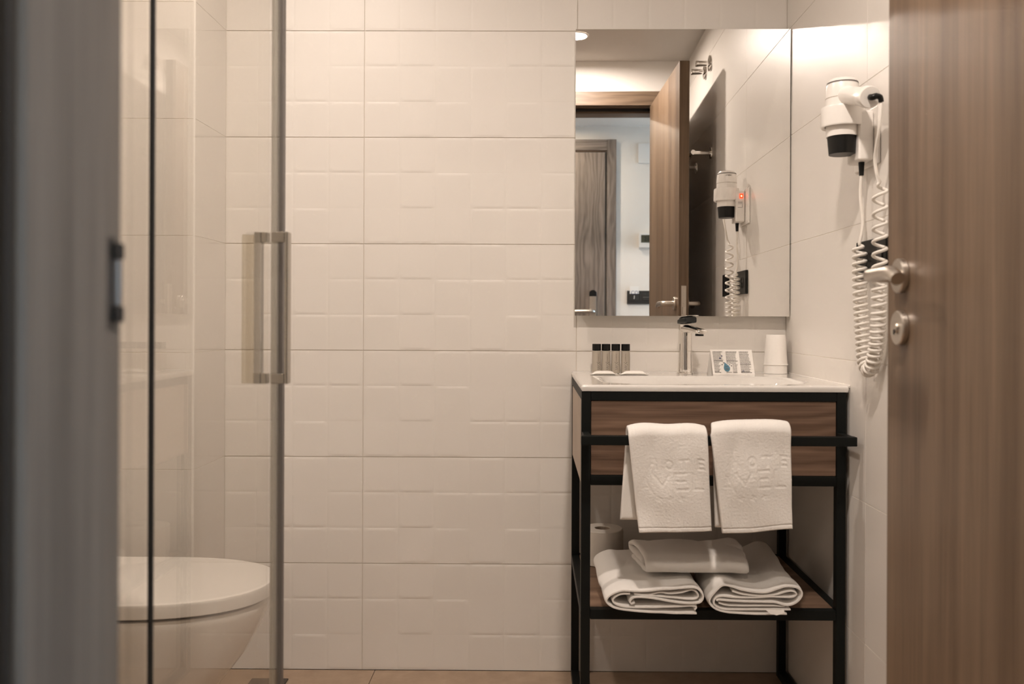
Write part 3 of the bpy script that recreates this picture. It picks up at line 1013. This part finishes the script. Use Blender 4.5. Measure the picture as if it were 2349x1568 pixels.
# ------------------------------------------------------------------ towels hanging on the bar
def seg_dist(p, a, b):
    ax, ay = a
    bx, by = b
    dx, dy = bx - ax, by - ay
    L = dx * dx + dy * dy
    t = 0 if L == 0 else min(max(((p[0] - ax) * dx + (p[1] - ay) * dy) / L, 0), 1)
    return math.hypot(p[0] - ax - t * dx, p[1] - ay - t * dy)
def circle(cx_, cy_, rx, ry, n=14):
    P = [(cx_ + rx * math.cos(2 * PI * k / n), cy_ + ry * math.sin(2 * PI * k / n)) for k in range(n + 1)]
    return list(zip(P, P[1:]))
def letters():
    """embossed lettering as strokes, in fractions of the front panel: u 0..1, v 0 top .. 1 bottom"""
    S = []
    def L(*pts):
        S.extend(zip(pts, pts[1:]))
    # HOTE
    L((.24, .25), (.24, .35)); L((.24, .30), (.31, .30)); L((.31, .25), (.31, .35))
    S.extend(circle(.485, .30, .045, .042))
    L((.62, .255), (.73, .255)); L((.675, .255), (.675, .345))
    L((.86, .25), (.86, .345)); L((.86, .25), (.93, .25)); L((.86, .297), (.92, .297)); L((.86, .345), (.93, .345))
    # AVEL
    L((.04, .59), (.14, .44), (.24, .59)); L((.09, .54), (.19, .54))
    L((.27, .41), (.375, .52), (.47, .41))
    L((.55, .395), (.69, .395)); L((.55, .395), (.55, .56)); L((.56, .475), (.67, .475)); L((.56, .56), (.70, .56))
    L((.78, .40), (.78, .56), (.90, .56))
    # three small marks
    for cx_ in (.31, .46, .61):
        L((cx_ - .015, .66), (cx_ + .03, .645)); L((cx_, .635), (cx_ + .015, .67))
    return S
LET = letters()
def hanging_towel(label, TL, TR, BL, BR, topz, botz, back_l, back_r, back_bot, seed, sag):
    """TL.. : left/right x of the front panel at the top and the bottom; back flap given apart"""
    rnd = random.Random(seed)
    hw = .0225            # half gap between front and back sheet midlines
    yc = (TB0 + TB1) / 2
    NU, NF, NA, NB = 112, 190, 22, 60
    rows = []
    info = []
    for i in range(NF + NA + NB + 1):
        row, inf = [], []
        for j in range(NU + 1):
            u = j / NU
            arch = topz - .006 * (2 * u - 1) ** 4 + sag(u) - .017
            if i <= NF:                     # front, bottom to top
                v = 1 - i / NF              # 1 bottom .. 0 top
                x = (TL + (BL - TL) * v) * (1 - u) + (TR + (BR - TR) * v) * u
                bz = botz(u)
                z = arch + (bz - arch) * v
                wob = .0045 * math.sin(3.1 * u + 2.2 * v + seed) * v + .0035 * math.sin(7 * u - 3 * v + seed * 2) * v * (1 - .3 * v)
                y = yc - hw + wob * .8 + .004 * noise.noise(Vector((u * 3 + seed, v * 3, 0)))
                # soft diagonal fold from the top
                fo = math.exp(-((u - (.30 - .24 * v)) / .055) ** 2) * (.5 if v < .45 else .5 * max(0, 1 - (v - .45) / .2)) * min(1, v * 6)
                y += .0042 * fo
                inf.append((u, v))
            elif i <= NF + NA:
                t = PI * (i - NF) / NA
                fx0, fx1 = TL, TR
                b = (i - NF) / NA
                x = (fx0 + (back_l[0] - fx0) * b) * (1 - u) + (fx1 + (back_r[0] - fx1) * b) * u
                y = yc - hw * math.cos(t) + .004 * noise.noise(Vector((u * 3 + seed, 0, 0))) * (1 - b)
                z = arch + .017 * math.sin(t)
                inf.append((u, -1))
            else:
                v = (i - NF - NA) / NB
                x = (back_l[0] + (back_l[1] - back_l[0]) * v) * (1 - u) + (back_r[0] + (back_r[1] - back_r[0]) * v) * u
                z = arch + (back_bot(u) - arch) * v
                y = yc + hw + .003 * math.sin(5 * u + seed) * v - .004 * v
                inf.append((u, -1))
            row.append((x, y, z))
        rows.append(row)
        info.append(inf)
    def disp(i, j):
        u, v = info[i][j]
        d = .0004 * noise.noise(Vector((u * 40 + seed, v * 50, 3)))
        if v < 0:
            return d
        if .2 < v < .70:
            m = min(seg_dist((u, v * 1.15), (a[0], a[1] * 1.15), (b[0], b[1] * 1.15)) for a, b in LET)
            t = min(max((.024 - m) / .020, 0), 1)
            d -= .0012 * (.35 + .65 * u) * t * t * (3 - 2 * t)
        if .945 < v < .962:                # stitched hem line
            d -= .0012
            d += .0003 * math.sin(u * 260)
        return d
    o = obj('hand_towel', MB().sheet(rows, .0125, .5, disp, -1), 'towel', None, 80, origin=((TL + TR) / 2, yc, TBZ1))
    return tag(o, label, 'towel', 'towels hanging on the vanity bar')
S_ = F / 1.842
def fx_(px, y=1.842): return (px - VPX) / F * y
def fz_(px, py, y=1.842): return CAMZ - (py - ROLL * (px - VPX) - VPY) / F * y
hanging_towel('white embossed hand towel hanging at the left of the black bar',
              fx_(1443), fx_(1624), fx_(1468), fx_(1634), fz_(1540, 980), lambda u: fz_(1550, 1221 - 4 * u), (fx_(1437, 1.89), fx_(1424, 1.89)), (fx_(1610, 1.89), fx_(1598, 1.89)), lambda u: fz_(1440, 1190, 1.89), 1.3,
              lambda u: .0015 * math.sin(9 * u))
hanging_towel('white embossed hand towel hanging at the right of the black bar',
              fx_(1631), fx_(1815), fx_(1659), fx_(1819), fz_(1720, 971), lambda u: fz_(1740, 1222 - 8 * u + 3 * math.sin(5 * u)), (fx_(1634, 1.89), fx_(1640, 1.89)), (fx_(1800, 1.89), fx_(1800, 1.89)), lambda u: fz_(1700, 1206, 1.89), 4.1,
              lambda u: .004 * (u - .5))

# ------------------------------------------------------------------ folded towels on the shelf
SZ = .3387
def px_profile(pts, ox, oy, sc, y):
    """crop pixels of the photograph -> (x, z) metres in the plane at depth y"""
    out = []
    for a, b in pts:
        X, Y = ox + a / sc, oy + b / sc
        out.append(Vector((fx_(X, y), fz_(X, Y, y), 0)))
    return out
def folded(name, label, ribbons, y0, y1, zoff, seed, thick, taper, lift):
    mb = MB()
    NV = 26
    for (path, nsamp, th, inset) in ribbons:
        P = even(spline(path, 8), nsamp)
        G = []
        for i, p in enumerate(P):
            row = []
            for k in range(NV + 1):
                v = k / NV
                vv = v
                y = y0 + inset + (y1 - y0 - inset) * vv
                x, z = p.x, p.y + zoff
                q = (z - SZ)
                sx = taper(v)
                nz = noise.noise(Vector((x * 14 + seed, y * 9, z * 14)))
                n2 = noise.noise(Vector((x * 40 + seed, y * 30, z * 40)))
                x2 = x + sx + (.004 * nz + .0012 * n2) * min(1, v * 4)
                z2 = SZ + q * lift(v, x) + (.0045 * nz + .0012 * n2) * min(1, v * 3) * min(1, q / .02)
                row.append((x2, y + .0015 * n2, max(z2, SZ + th * .5 + .0002)))
            G.append(row)
        nn = len(G)
        mb.sheet(G, th, .5)
    return mb
# left bath towel, profile read off the photograph (crop at 1340,1200, scale 6.533)
pl = lambda pts, y=1.905: px_profile(pts, 1340, 1200, 6.533, y)
outerL = pl([(1690, 1352), (1450, 1350), (1150, 1340), (850, 1325), (620, 1300), (470, 1270), (375, 1215), (345, 1165), (380, 1105), (470, 1050), (600, 1015), (780, 1025), (960, 1020), (1150, 1000), (1380, 985), (1600, 965), (1700, 985), (1770, 1050), (1785, 1120), (1745, 1185), (1640, 1205), (1450, 1195), (1250, 1165), (1050, 1130), (850, 1110), (740, 1125), (700, 1175), (715, 1215), (770, 1195)])
innerL = pl([(1660, 1300), (1690, 1265), (1640, 1245), (1450, 1250), (1200, 1262), (950, 1268), (760, 1268), (600, 1255), (480, 1215), (440, 1165), (480, 1110), (570, 1070), (700, 1065)])
innerL2 = pl([(760, 1070), (960, 1085), (1150, 1050), (1280, 1062), (1450, 1050), (1600, 1010), (1680, 1030), (1720, 1090), (1680, 1140), (1560, 1145), (1300, 1120), (1060, 1100), (880, 1085)])
mbL = folded('bath_towel', '', [(outerL, 150, .0072, 0), (innerL, 90, .0066, .0015), (innerL2, 80, .006, .003)], 1.896, 2.215, .0045, 2.0, .007,
             lambda v: -.004 * v, lambda v, x: 1 + .06 * v)
o = obj('bath_towel', mbL, 'towel', None, 80, origin=(.27, 2.05, SZ))
tag(o, 'white folded bath towel on the left of the shelf, its rolled end to the front', 'towel', 'folded bath towels on the shelf')
tg = MB()
tg.sheet([[(fx_(1340 + a / 6.533, 1.893), 1.893 + .001 * k, fz_(1340, 1200 + b / 6.533, 1.893) + .0 * k) for (a, b) in ((1410, 1302), (1440, 1298), (1500, 1300))] for k in range(3)], .0008)
# right bath towel (crop at 1580,1200, scale 6.534)
pr = lambda pts, y=1.905: px_profile(pts, 1580, 1200, 6.534, y)
outerR = pr([(1470, 1322), (1250, 1325), (1000, 1325), (780, 1315), (560, 1295), (430, 1260), (340, 1195), (320, 1130), (350, 1060), (430, 970), (520, 900), (640, 915), (800, 965), (1000, 1000), (1180, 1000), (1330, 950), (1450, 915), (1600, 925), (1680, 970), (1695, 1040), (1650, 1120), (1560, 1180), (1480, 1195), (1400, 1180), (1280, 1150), (1100, 1145), (850, 1140), (640, 1130), (460, 1115), (420, 1128)])
innerR = pr([(1530, 1262), (1400, 1262), (1200, 1262), (950, 1262), (700, 1262), (520, 1255), (410, 1210), (385, 1150), (420, 1085), (520, 1065), (700, 1080), (950, 1085), (1200, 1070), (1400, 1075), (1550, 1075), (1620, 1030), (1560, 985), (1440, 1000), (1300, 1040), (1150, 1055), (980, 1055), (800, 1030), (660, 990)])
innerR2 = pr([(1440, 1215), (1250, 1205), (1000, 1205), (750, 1205), (560, 1195), (460, 1165)])
mbR = folded('bath_towel', '', [(outerR, 150, .0072, 0), (innerR, 110, .0066, .0015), (innerR2, 40, .006, .002)], 1.900, 2.225, -.0018, 6.0, .007,
             lambda v: .016 * v * v, lambda v, x: 1 + .20 * v * v * min(max((x - .47) / .05, 0), 1))
o = obj('bath_towel', mbR, 'towel', None, 80, origin=(.49, 2.05, SZ))
tag(o, 'white folded bath towel on the right of the shelf, beside the rear leg', 'towel', 'folded bath towels on the shelf')
lb = MB()
lb.sheet([[(fx_(1580 + a / 6.534, 1.89), 1.8935 + .003 * k, fz_(1580, 1200 + b / 6.534, 1.89) - .002 * k) for k in range(4)] for (a, b) in ((1160, 1282), (1240, 1290), (1330, 1300), (1400, 1290))], .0006)
obj('care_label', MB().sheet([[(fx_(1580 + a / 6.534, 1.894), 1.8925 + .002 * (1 - k / 3), fz_(1750, 1200 + (b * (1 - k / 3) + c * k / 3) / 6.534, 1.894)) for k in range(4)] for (a, b, c) in ((1170, 1283, 1290), (1240, 1283, 1345), (1330, 1288, 1362), (1440, 1285, 1330))], .0006), 'paper', o)

# small towel lying across both
def top_towel():
    mb = MB()
    NU, NS = 64, 110
    zb = .4130
    # cross section in (y, z): folded in three, front at the viewer
    path = [(2.09, zb + .006), (2.02, zb + .005), (1.985, zb + .006), (1.962, zb + .010), (1.957, zb + .019), (1.966, zb + .031), (1.985, zb + .0385), (2.04, zb + .040), (2.09, zb + .038), (2.116, zb + .030), (2.112, zb + .021), (2.08, zb + .019), (2.02, zb + .020), (1.985, zb + .021)]
    P = even(spline([(a, b, 0) for a, b in path], 8), NS)
    G = []
    for i, p in enumerate(P):
        row = []
        for k in range(NU + 1):
            u = k / NU
            xL = .258 - (p.x - 1.96) * .13
            xR = .491 + (p.x - 1.96) * .06
            x = xL + (xR - xL) * u
            wav = noise.noise(Vector((x * 16, p.x * 10, 2.0)))
            w2 = noise.noise(Vector((x * 42, p.x * 25, 5.0)))
            rise = (p.y - zb) / .04
            cr = .006 * math.exp(-((x - .355 - (p.x - 1.96) * .35) / .014) ** 2) * max(0, rise - .4)
            z = p.y + (.005 * wav + .0016 * w2) * max(rise, 0) - cr * .5
            z += .007 * math.exp(-((u - .93) / .07) ** 2) * math.exp(-((p.x - 2.09) / .03) ** 2) * rise
            z -= .010 * max(0, (u - .82) / .18) * rise * (1 if p.x < 2.04 else .3)
            y = p.x + .004 * noise.noise(Vector((x * 11 + 3, p.y * 30, 0)))
            x += .004 * noise.noise(Vector((p.x * 30, p.y * 40, u * 2)))
            row.append((x, y, z))
        G.append(row)
    return mb.sheet(G, .0125, .5)
o = obj('folded_towel', top_towel(), 'towel', None, 80, origin=(.37, 2.03, .402))
tag(o, 'small folded white towel lying across the two bath towels', 'towel')

# ------------------------------------------------------------------ toilet roll
rx_, ry_ = .1895, 2.318
roll = thing('toilet_roll', 'white toilet paper roll standing behind the left bath towel', 'toilet roll', (rx_, ry_, SZ))
obj('paper', MB().lathe([(.0205, .002), (.052, .0005), (.0545, .002), (.0548, .050), (.0545, .0905), (.0525, .0922), (.0215, .0925), (.0205, .0915), (.0205, .002)], (rx_, ry_, SZ), (0, 0, 1), 56, False, False), 'tissue', roll)
obj('core', MB().lathe([(.0200, .0025), (.0203, .09), (.0193, .0905), (.0190, .0025), (.0200, .0025)], (rx_, ry_, SZ), (0, 0, 1), 40, False, False), 'side_laminate', roll)
G = [[(rx_ + .0556 * math.cos(math.radians(a)), ry_ + .0556 * math.sin(math.radians(a)), SZ + .004 + .082 * k / 4) for k in range(5)] for a in range(-60, 8, 6)]
obj('loose_sheet', MB().sheet(G, .0006), 'tissue', roll)

# ------------------------------------------------------------------ hair dryer on the right wall
hx, hy = .6505, 1.823
dry = thing('hair_dryer', 'white wall mounted hair dryer with black nozzle and coiled cord', 'hair dryer', (hx, hy, 1.33))
zd = lambda z: z
obj('body', MB().lathe([(.0325, 1.375), (.0335, 1.40), (.0345, 1.440), (.0342, 1.466), (.0325, 1.482), (.0300, 1.491), (.0262, 1.4955), (.001, 1.4965)], (hx, hy, 0), (0, 0, 1), 48), 'white_plastic', dry)
obj('nozzle', MB().lathe([(.0235, 1.3385), (.0272, 1.338), (.0305, 1.3755), (.0300, 1.3765)], (hx, hy, 0), (0, 0, 1), 48), 'black_plastic', dry)
obj('grille', MB().lathe([(.0322, 1.4858), (.0316, 1.4885)], (hx, hy, 0), (0, 0, 1), 48, False, False), 'ink_grey', dry)
obj('seam', MB().lathe([(.03462, 1.4545), (.03458, 1.4556)], (hx, hy, 0), (0, 0, 1), 48, False, False), 'ink_soft', dry)
hd = Vector((.004, -.118, -.034))
hd_n = hd.normalized()
h0 = Vector((hx, hy - .02, 1.458))
obj('grip', MB().lathe([(.0205, 0), (.0188, .02), (.0182, .085), (.0185, .100), (.0212, .104), (.0215, .122), (.0200, .126), (.001, .1265)], h0, hd, 36), 'white_plastic', dry)
he = h0 + hd_n * .127
obj('strain_relief', MB().tube(spline([he - hd_n * .001, he + hd_n * .008, he + Vector((.007, -.0095, -.0005)), he + Vector((.014, -.0105, -.003)), he + Vector((.0165, -.010, -.012))], 4), [.0062] * 9 + [.0055] * 4 + [.005] * 4, 12), 'black_plastic', dry)
hold = obj('holder', MB().box(.673, .7045, 1.790, 1.862, 1.321, 1.425, .005, 3), 'white_plastic', dry)
obj('backplate', MB().box(.7050, RX - .0002, 1.772, 1.905, 1.312, 1.432, .003, 2), 'white_plastic', dry)
ringp = [(.0358, 1.397), (.0420, 1.3945), (.0438, 1.398), (.0435, 1.432), (.0425, 1.4365), (.0375, 1.437), (.0352, 1.432)]
obj('holder_ring', MB().lathe(ringp + [ringp[0]], (hx, hy, 0), (0, 0, 1), 56, False, False), 'white_plastic', dry)
sw_ = obj('switch', MB().box(.6855, .6975, 1.8622, 1.8640, 1.3995, 1.4150, .0005, 1), 'red_lamp', dry)
obj('glow', MB().box(.6893, .6935, 1.8641, 1.8644, 1.4055, 1.4095), 'red_core', sw_)
pm = MB()
for (a, b, c, d) in ((.680, .6955, 1.386, 1.3875), (.680, .697, 1.381, 1.3822), (.680, .695, 1.3685, 1.3695), (.6945, .6955, 1.3695, 1.379)):
    pm.box(a, b, 1.8621, 1.8624, c, d)
obj('print', pm, 'ink_grey', dry)
tm = text_mb('valera', .0085, frame((hx, hy + .0335, 1.4795), (-1, 0, 0), (0, 0, 1)), .00005)
def wrap_cyl(mb, rad):
    out = []
    for p in mb.v:
        a = (p[0] - hx) / rad
        out.append((hx + rad * math.sin(a), hy + rad * math.cos(a), p[2]))
    mb.v = out
    return mb
obj('lettering', wrap_cyl(tm, .0337), 'ink_grey', dry)
obj('plug_relief', MB().lathe([(.0046, -.028), (.0062, -.002), (.0062, .0008)], (.688, 1.815, 1.321), (0, 0, 1), 16), 'black_plastic', dry)
# coiled cord: down at y=1.722, up again at y=1.812
cs = he + Vector((.0165, -.010, -.012))
straight1 = spline([cs, (cs.x - .002, cs.y + .004, 1.36), (.672, 1.703, 1.31), (.678, 1.706, 1.270)], 6)
def helix(path, pitch_fn, rad, sub=14):
    """coil around a path, the pitch taken from the fraction of the length"""
    P = even(path, 400)
    L = sum((b - a).length for a, b in zip(P, P[1:]))
    out, ph = [], PI
    s = 0.0
    i_f = 0.0
    while s < L:
        k = min(int(s / L * 399), 398)
        t = s / L * 399 - k
        c = P[k].lerp(P[k + 1], t)
        T_ = (P[min(k + 2, 399)] - P[max(k - 1, 0)]).normalized()
        u = Vector((1, 0, 0))
        u = (u - T_ * u.dot(T_)).normalized()
        w = T_.cross(u)
        ease = min(1, s / .012, (L - s) / .012 + .05)
        rr_ = rad * max(ease, .05)
        out.append(c + u * math.cos(ph) * rr_ + w * math.sin(ph) * rr_)
        ph += 2 * PI / sub
        s += pitch_fn(s / L) / sub
    return out
cpath = spline([(.6845, 1.708, 1.262), (.6845, 1.709, 1.15), (.6845, 1.711, 1.05), (.687, 1.722, .975), (.688, 1.744, .912), (.688, 1.770, .888), (.688, 1.795, .910), (.687, 1.806, .975), (.6845, 1.812, 1.06), (.6845, 1.814, 1.150)], 10)
def pitch(f):
    if f < .12: return .031
    if f < .30: return .0255
    if f < .38: return .0160
    if f < .60: return .0125
    if f < .80: return .0125
    return .0152
coil = helix(cpath, pitch, .0125)
up = spline([coil[-1], (.691, 1.815, 1.19), (.687, 1.818, 1.25), (.688, 1.815, 1.295)], 6)
full = straight1[:-1] + coil + up[1:]
obj('cord', MB().tube(full, .0034, 8), 'cord_white', dry, 180)

# ------------------------------------------------------------------ sockets
def rect_plate(name, label, cat, y0, y1, z0, z1, rocker):
    yc, zc = (y0 + y1) / 2, (z0 + z1) / 2
    t = thing(name, label, cat, (RX, yc, zc))
    obj('plate', MB().box(RX - .010, RX - .0002, y0, y1, z0, z1, .0018, 2), 'black_plastic', t)
    if rocker:
        ym = y0 + (y1 - y0) * .5
        s = obj('socket', MB().lathe([(.0205, 0), (.0205, .0008), (.0185, .0008), (.0178, -.006), (.0005, -.006)], (RX - .0102, y1 - .042, zc), (-1, 0, 0), 32, False, True), 'black_plastic', t)
        obj('rocker', MB().box(RX - .0125, RX - .0102, y0 + .016, y0 + .040, zc - .022, zc + .022, .001, 2), 'dark_plate', t)
    else:
        obj('socket', MB().lathe([(.0205, 0), (.0205, .0008), (.0185, .0008), (.0178, -.006), (.0005, -.006)], (RX - .0102, yc, zc), (-1, 0, 0), 32, False, True), 'black_plastic', t)
    return t
rect_plate('socket_plate', 'black double socket and switch plate behind the coiled cord', 'socket', 1.722, 1.880, 1.078, 1.158, True)
rect_plate('socket_plate', 'black single socket plate near the door edge, seen in the mirror', 'socket', 1.500, 1.582, 1.078, 1.160, False)

# ------------------------------------------------------------------ coat hooks and towel rail behind the door (in the mirror)
for y, z, lab in ((1.19, 2.054, 'chrome peg hook above the door, nearer the mirror'), (1.078, 2.052, 'chrome peg hook above the door, further from the mirror')):
    t = thing('wall_hook', lab, 'hook', (RX, y, z), 'chrome hooks above the door')
    obj('rosette', MB().lathe([(.033, .0002), (.0335, .002), (.0325, .0065), (.029, .008), (.001, .0082)], (RX, y, z), (-1, 0, 0), 40), 'chrome', t)
    obj('peg', MB().lathe([(.0115, .008), (.0115, .050), (.0125, .053), (.0125, .060), (.0105, .062), (.001, .0622)], (RX, y, z - .002), (-1, 0, 0), 32), 'chrome', t)
t = thing('towel_rail', 'chrome towel rail on the wall behind the open door', 'towel rail', (RX, 1.04, 1.676))
for y in (1.22, .866):
    obj('rosette', MB().lathe([(.024, .0002), (.0245, .002), (.0235, .006), (.012, .0075)], (RX, y, 1.676), (-1, 0, 0), 32), 'chrome', t)
    obj('post', MB().cyl((RX - .0075, y, 1.676), (.640, y, 1.676), .0085, None, 20), 'chrome', t)
obj('rail', MB().cyl((.633, .845, 1.676), (.633, 1.241, 1.676), .0105, None, 24, .0015), 'chrome', t)

# ------------------------------------------------------------------ hall fittings (in the mirror)
HW = HB + .0002
t = thing('thermostat', 'white thermostat with grey display on the hall wall', 'thermostat', (.64, HB, 1.47))
obj('case', MB().box(.586, .716, HW, HB + .024, 1.424, 1.514, .005, 3), 'white_plastic', t)
obj('display', MB().box(.600, .690, HB + .0242, HB + .025, 1.455, 1.501, .0003, 1), 'lcd', t)
obj('digits', text_mb('21', .034, frame((.634, HB + .0254, 1.476), (1, 0, 0), (0, 0, 1)) @ Matrix.Rotation(0, 4, 'Z'), .0002), 'rubber', t)
t = thing('wall_cover', 'flat white cover plate high on the hall wall', 'cover plate', (.66, HB, 1.99))
obj('cover', MB().box(.582, .80, HW, HB + .008, 1.936, 2.056, .002, 2), 'plaster', t)
t = thing('switch_plate', 'dark double plate with card holder on the hall wall', 'switch', (.60, HB, 1.13))
obj('plate', MB().box(.518, .676, HW, HB + .010, 1.085, 1.166, .002, 2), 'dark_plate', t)
cho = obj('card_slot', MB().box(.529, .593, HB + .0102, HB + .016, 1.106, 1.147, .002, 2), 'dark_plate', t)
gl = MB()
gl.box(.560, .563, HB + .0161, HB + .0164, 1.1165, 1.136)
gl.box(.556, .563, HB + .0161, HB + .0164, 1.1165, 1.119)
obj('glyph', gl, 'paper', cho)
obj('rocker', MB().box(.612, .668, HB + .0102, HB + .0145, 1.106, 1.147, .002, 2), 'dark_plate', t)
obj('rocker_line', MB().box(.613, .667, HB + .0146, HB + .015, 1.126, 1.1275), 'satin_steel', t)
t = thing('key_card', 'white and blue key card standing in the hall switch plate', 'card', (.561, HB + .013, 1.147))
obj('card', MB().box(.534, .588, HB + .0165, HB + .0173, 1.1475, 1.193, .0002, 1), 'paper', t)
obj('lettering', text_mb('CO', .030, frame((.563, HB + .0176, 1.1535), (1, 0, 0), (0, 0, 1)), .0001), 'ink_navy', t)

# ------------------------------------------------------------------ toilet
def d_outline(xw, xt, hw, ycen, n=36, p=2.3):
    """D shaped plan: straight from the wall, round front (towards +x)"""
    xs = xw + (xt - xw) * .42
    pts = [(xw, ycen - hw)]
    for k in range(n + 1):
        t = -PI / 2 + PI * k / n
        c, s = math.cos(t), math.sin(t)
        pts.append((xs + (xt - xs) * abs(c) ** (2 / p), ycen + hw * math.copysign(abs(s) ** (2 / p), s)))
    pts.append((xw, ycen + hw))
    return pts
TY = 1.912
toi = thing('toilet', 'white wall hung toilet with closed lid behind the shower glass', 'toilet', (-.85, TY, 0))
def lofted(levels):
    rr = []
    for (xw, xt, hw, z) in levels:
        rr.append([(p[0], p[1], z) for p in d_outline(xw, xt, hw, TY)])
    return MB().rings(rr)
obj('lid', lofted([(LX + .03, -.578, .177, .3775), (LX + .03, -.574, .1805, .380), (LX + .03, -.5735, .181, .402), (LX + .03, -.576, .179, .4075), (LX + .03, -.583, .174, .4098)]), 'ceramic', toi, 40)
obj('seat_gap_shade', lofted([(LX + .03, -.598, .163, .3705), (LX + .03, -.598, .163, .3773)]), 'rubber', toi)  # black slab added to darken the open gap between lid and bowl
obj('bowl', lofted([(LX + .001, -.84, .10, .075), (LX + .001, -.80, .115, .09), (LX + .001, -.745, .128, .13), (LX + .001, -.690, .142, .18), (LX + .001, -.640, .158, .245), (LX + .001, -.604, .170, .31), (LX + .001, -.586, .176, .350), (LX + .001, -.583, .1765, .364), (LX + .001, -.588, .174, .3700)]), 'ceramic', toi, 50)
o = obj('floor_drain', MB().box(-.765, -.665, 2.28, 2.36, .0002, .004, .001, 1), 'drain', None, origin=(-.715, 2.32, 0))
tag(o, 'small dark drain cover on the floor beyond the toilet', 'drain')

# ------------------------------------------------------------------ shower enclosure
GX = -.425
sh = thing('shower_enclosure', 'glass shower enclosure with steel handle at the left', 'shower', (GX, 1.05, 0))
GB, GT = .03, 1.93
def pane(name, x0, x1, y0, y1, lab=None):
    o = obj(name, MB().box(x0, x1, y0, y1, GB, GT), 'glass', sh)
    if lab: o['label'] = lab
    return o
pane('fixed_pane', GX - .018, GX - .012, FY + .012, .985, 'fixed clear glass pane')
pane('sliding_pane', GX - .003, GX + .003, .962, 1.440, 'sliding clear glass door')
pane('return_pane', LX + .012, GX - .020, 1.445, 1.451, 'clear glass pane facing the toilet')
obj('wall_profile', MB().box(GX - .028, GX - .004, FY + .0005, FY + .025, 0, 1.96, .001, 1), 'grey_profile', sh)
obj('wall_profile', MB().box(LX + .0005, LX + .025, 1.436, 1.460, 0, 1.96, .001, 1), 'grey_profile', sh)
obj('black_seal', MB().box(GX - .0022, GX + .0030, .9560, .9615, GB, GT, .0008, 1), 'rubber', sh)
obj('top_rail', MB().box(GX - .022, GX + .008, FY + .0255, 1.462, 1.931, 1.968, .002, 1), 'grey_profile', sh)
obj('top_rail', MB().box(LX + .0255, GX - .023, 1.434, 1.462, 1.931, 1.968, .002, 1), 'grey_profile', sh)
obj('bottom_rail', MB().box(GX - .022, GX + .008, FY + .0255, 1.462, 0.0, .029, .002, 1), 'grey_profile', sh)
obj('bottom_rail', MB().box(LX + .0255, GX - .023, 1.434, 1.462, 0.0, .029, .002, 1), 'grey_profile', sh)
obj('clear_seal', MB().box(GX - .0065, GX - .0035, 1.432, 1.4405, GB, GT, .0008, 1), 'seal_clear', sh)
obj('magnet_profile', MB().box(GX - .0032, GX + .0066, 1.4408, 1.4560, GB, GT, .0015, 2), 'grey_profile', sh)
obj('clear_seal', MB().box(GX - .0150, GX - .0045, 1.4455, 1.4530, GB, GT, .001, 1), 'seal_clear', sh)
# handle: bar on each side of the sliding pane, joined through the glass
hyc, hz0, hz1 = 1.395, .883, 1.128
han = obj('handle', MB().box(GX + .0255, GX + .0310, hyc - .010, hyc + .010, hz0, hz1, .0015, 2)
          .box(GX + .0035, GX + .0253, hyc - .009, hyc + .009, hz1 - .017, hz1, .0015, 2)
          .box(GX + .0035, GX + .0253, hyc - .009, hyc + .009, hz0, hz0 + .017, .0015, 2), 'handle_metal', sh)
obj('handle', MB().box(GX - .0245, GX - .0130, hyc - .008, hyc + .008, hz0, hz1, .0015, 2)
    .box(GX - .0128, GX - .0035, hyc - .009, hyc + .009, hz1 - .017, hz1, .0015, 2)
    .box(GX - .0128, GX - .0035, hyc - .009, hyc + .009, hz0, hz0 + .017, .0015, 2), 'handle_metal', sh)
o = obj('handle_ghost', MB().box(GX - .0455, GX - .0250, hyc - .004, hyc + .004, hz0, hz1 - .004, .001, 2), 'ghost_tint', sh)  # tinted plate added to give the handle's ghost reflection in the glass
o['label'] = 'tinted clear plate standing in for the ghost reflection of the handle'
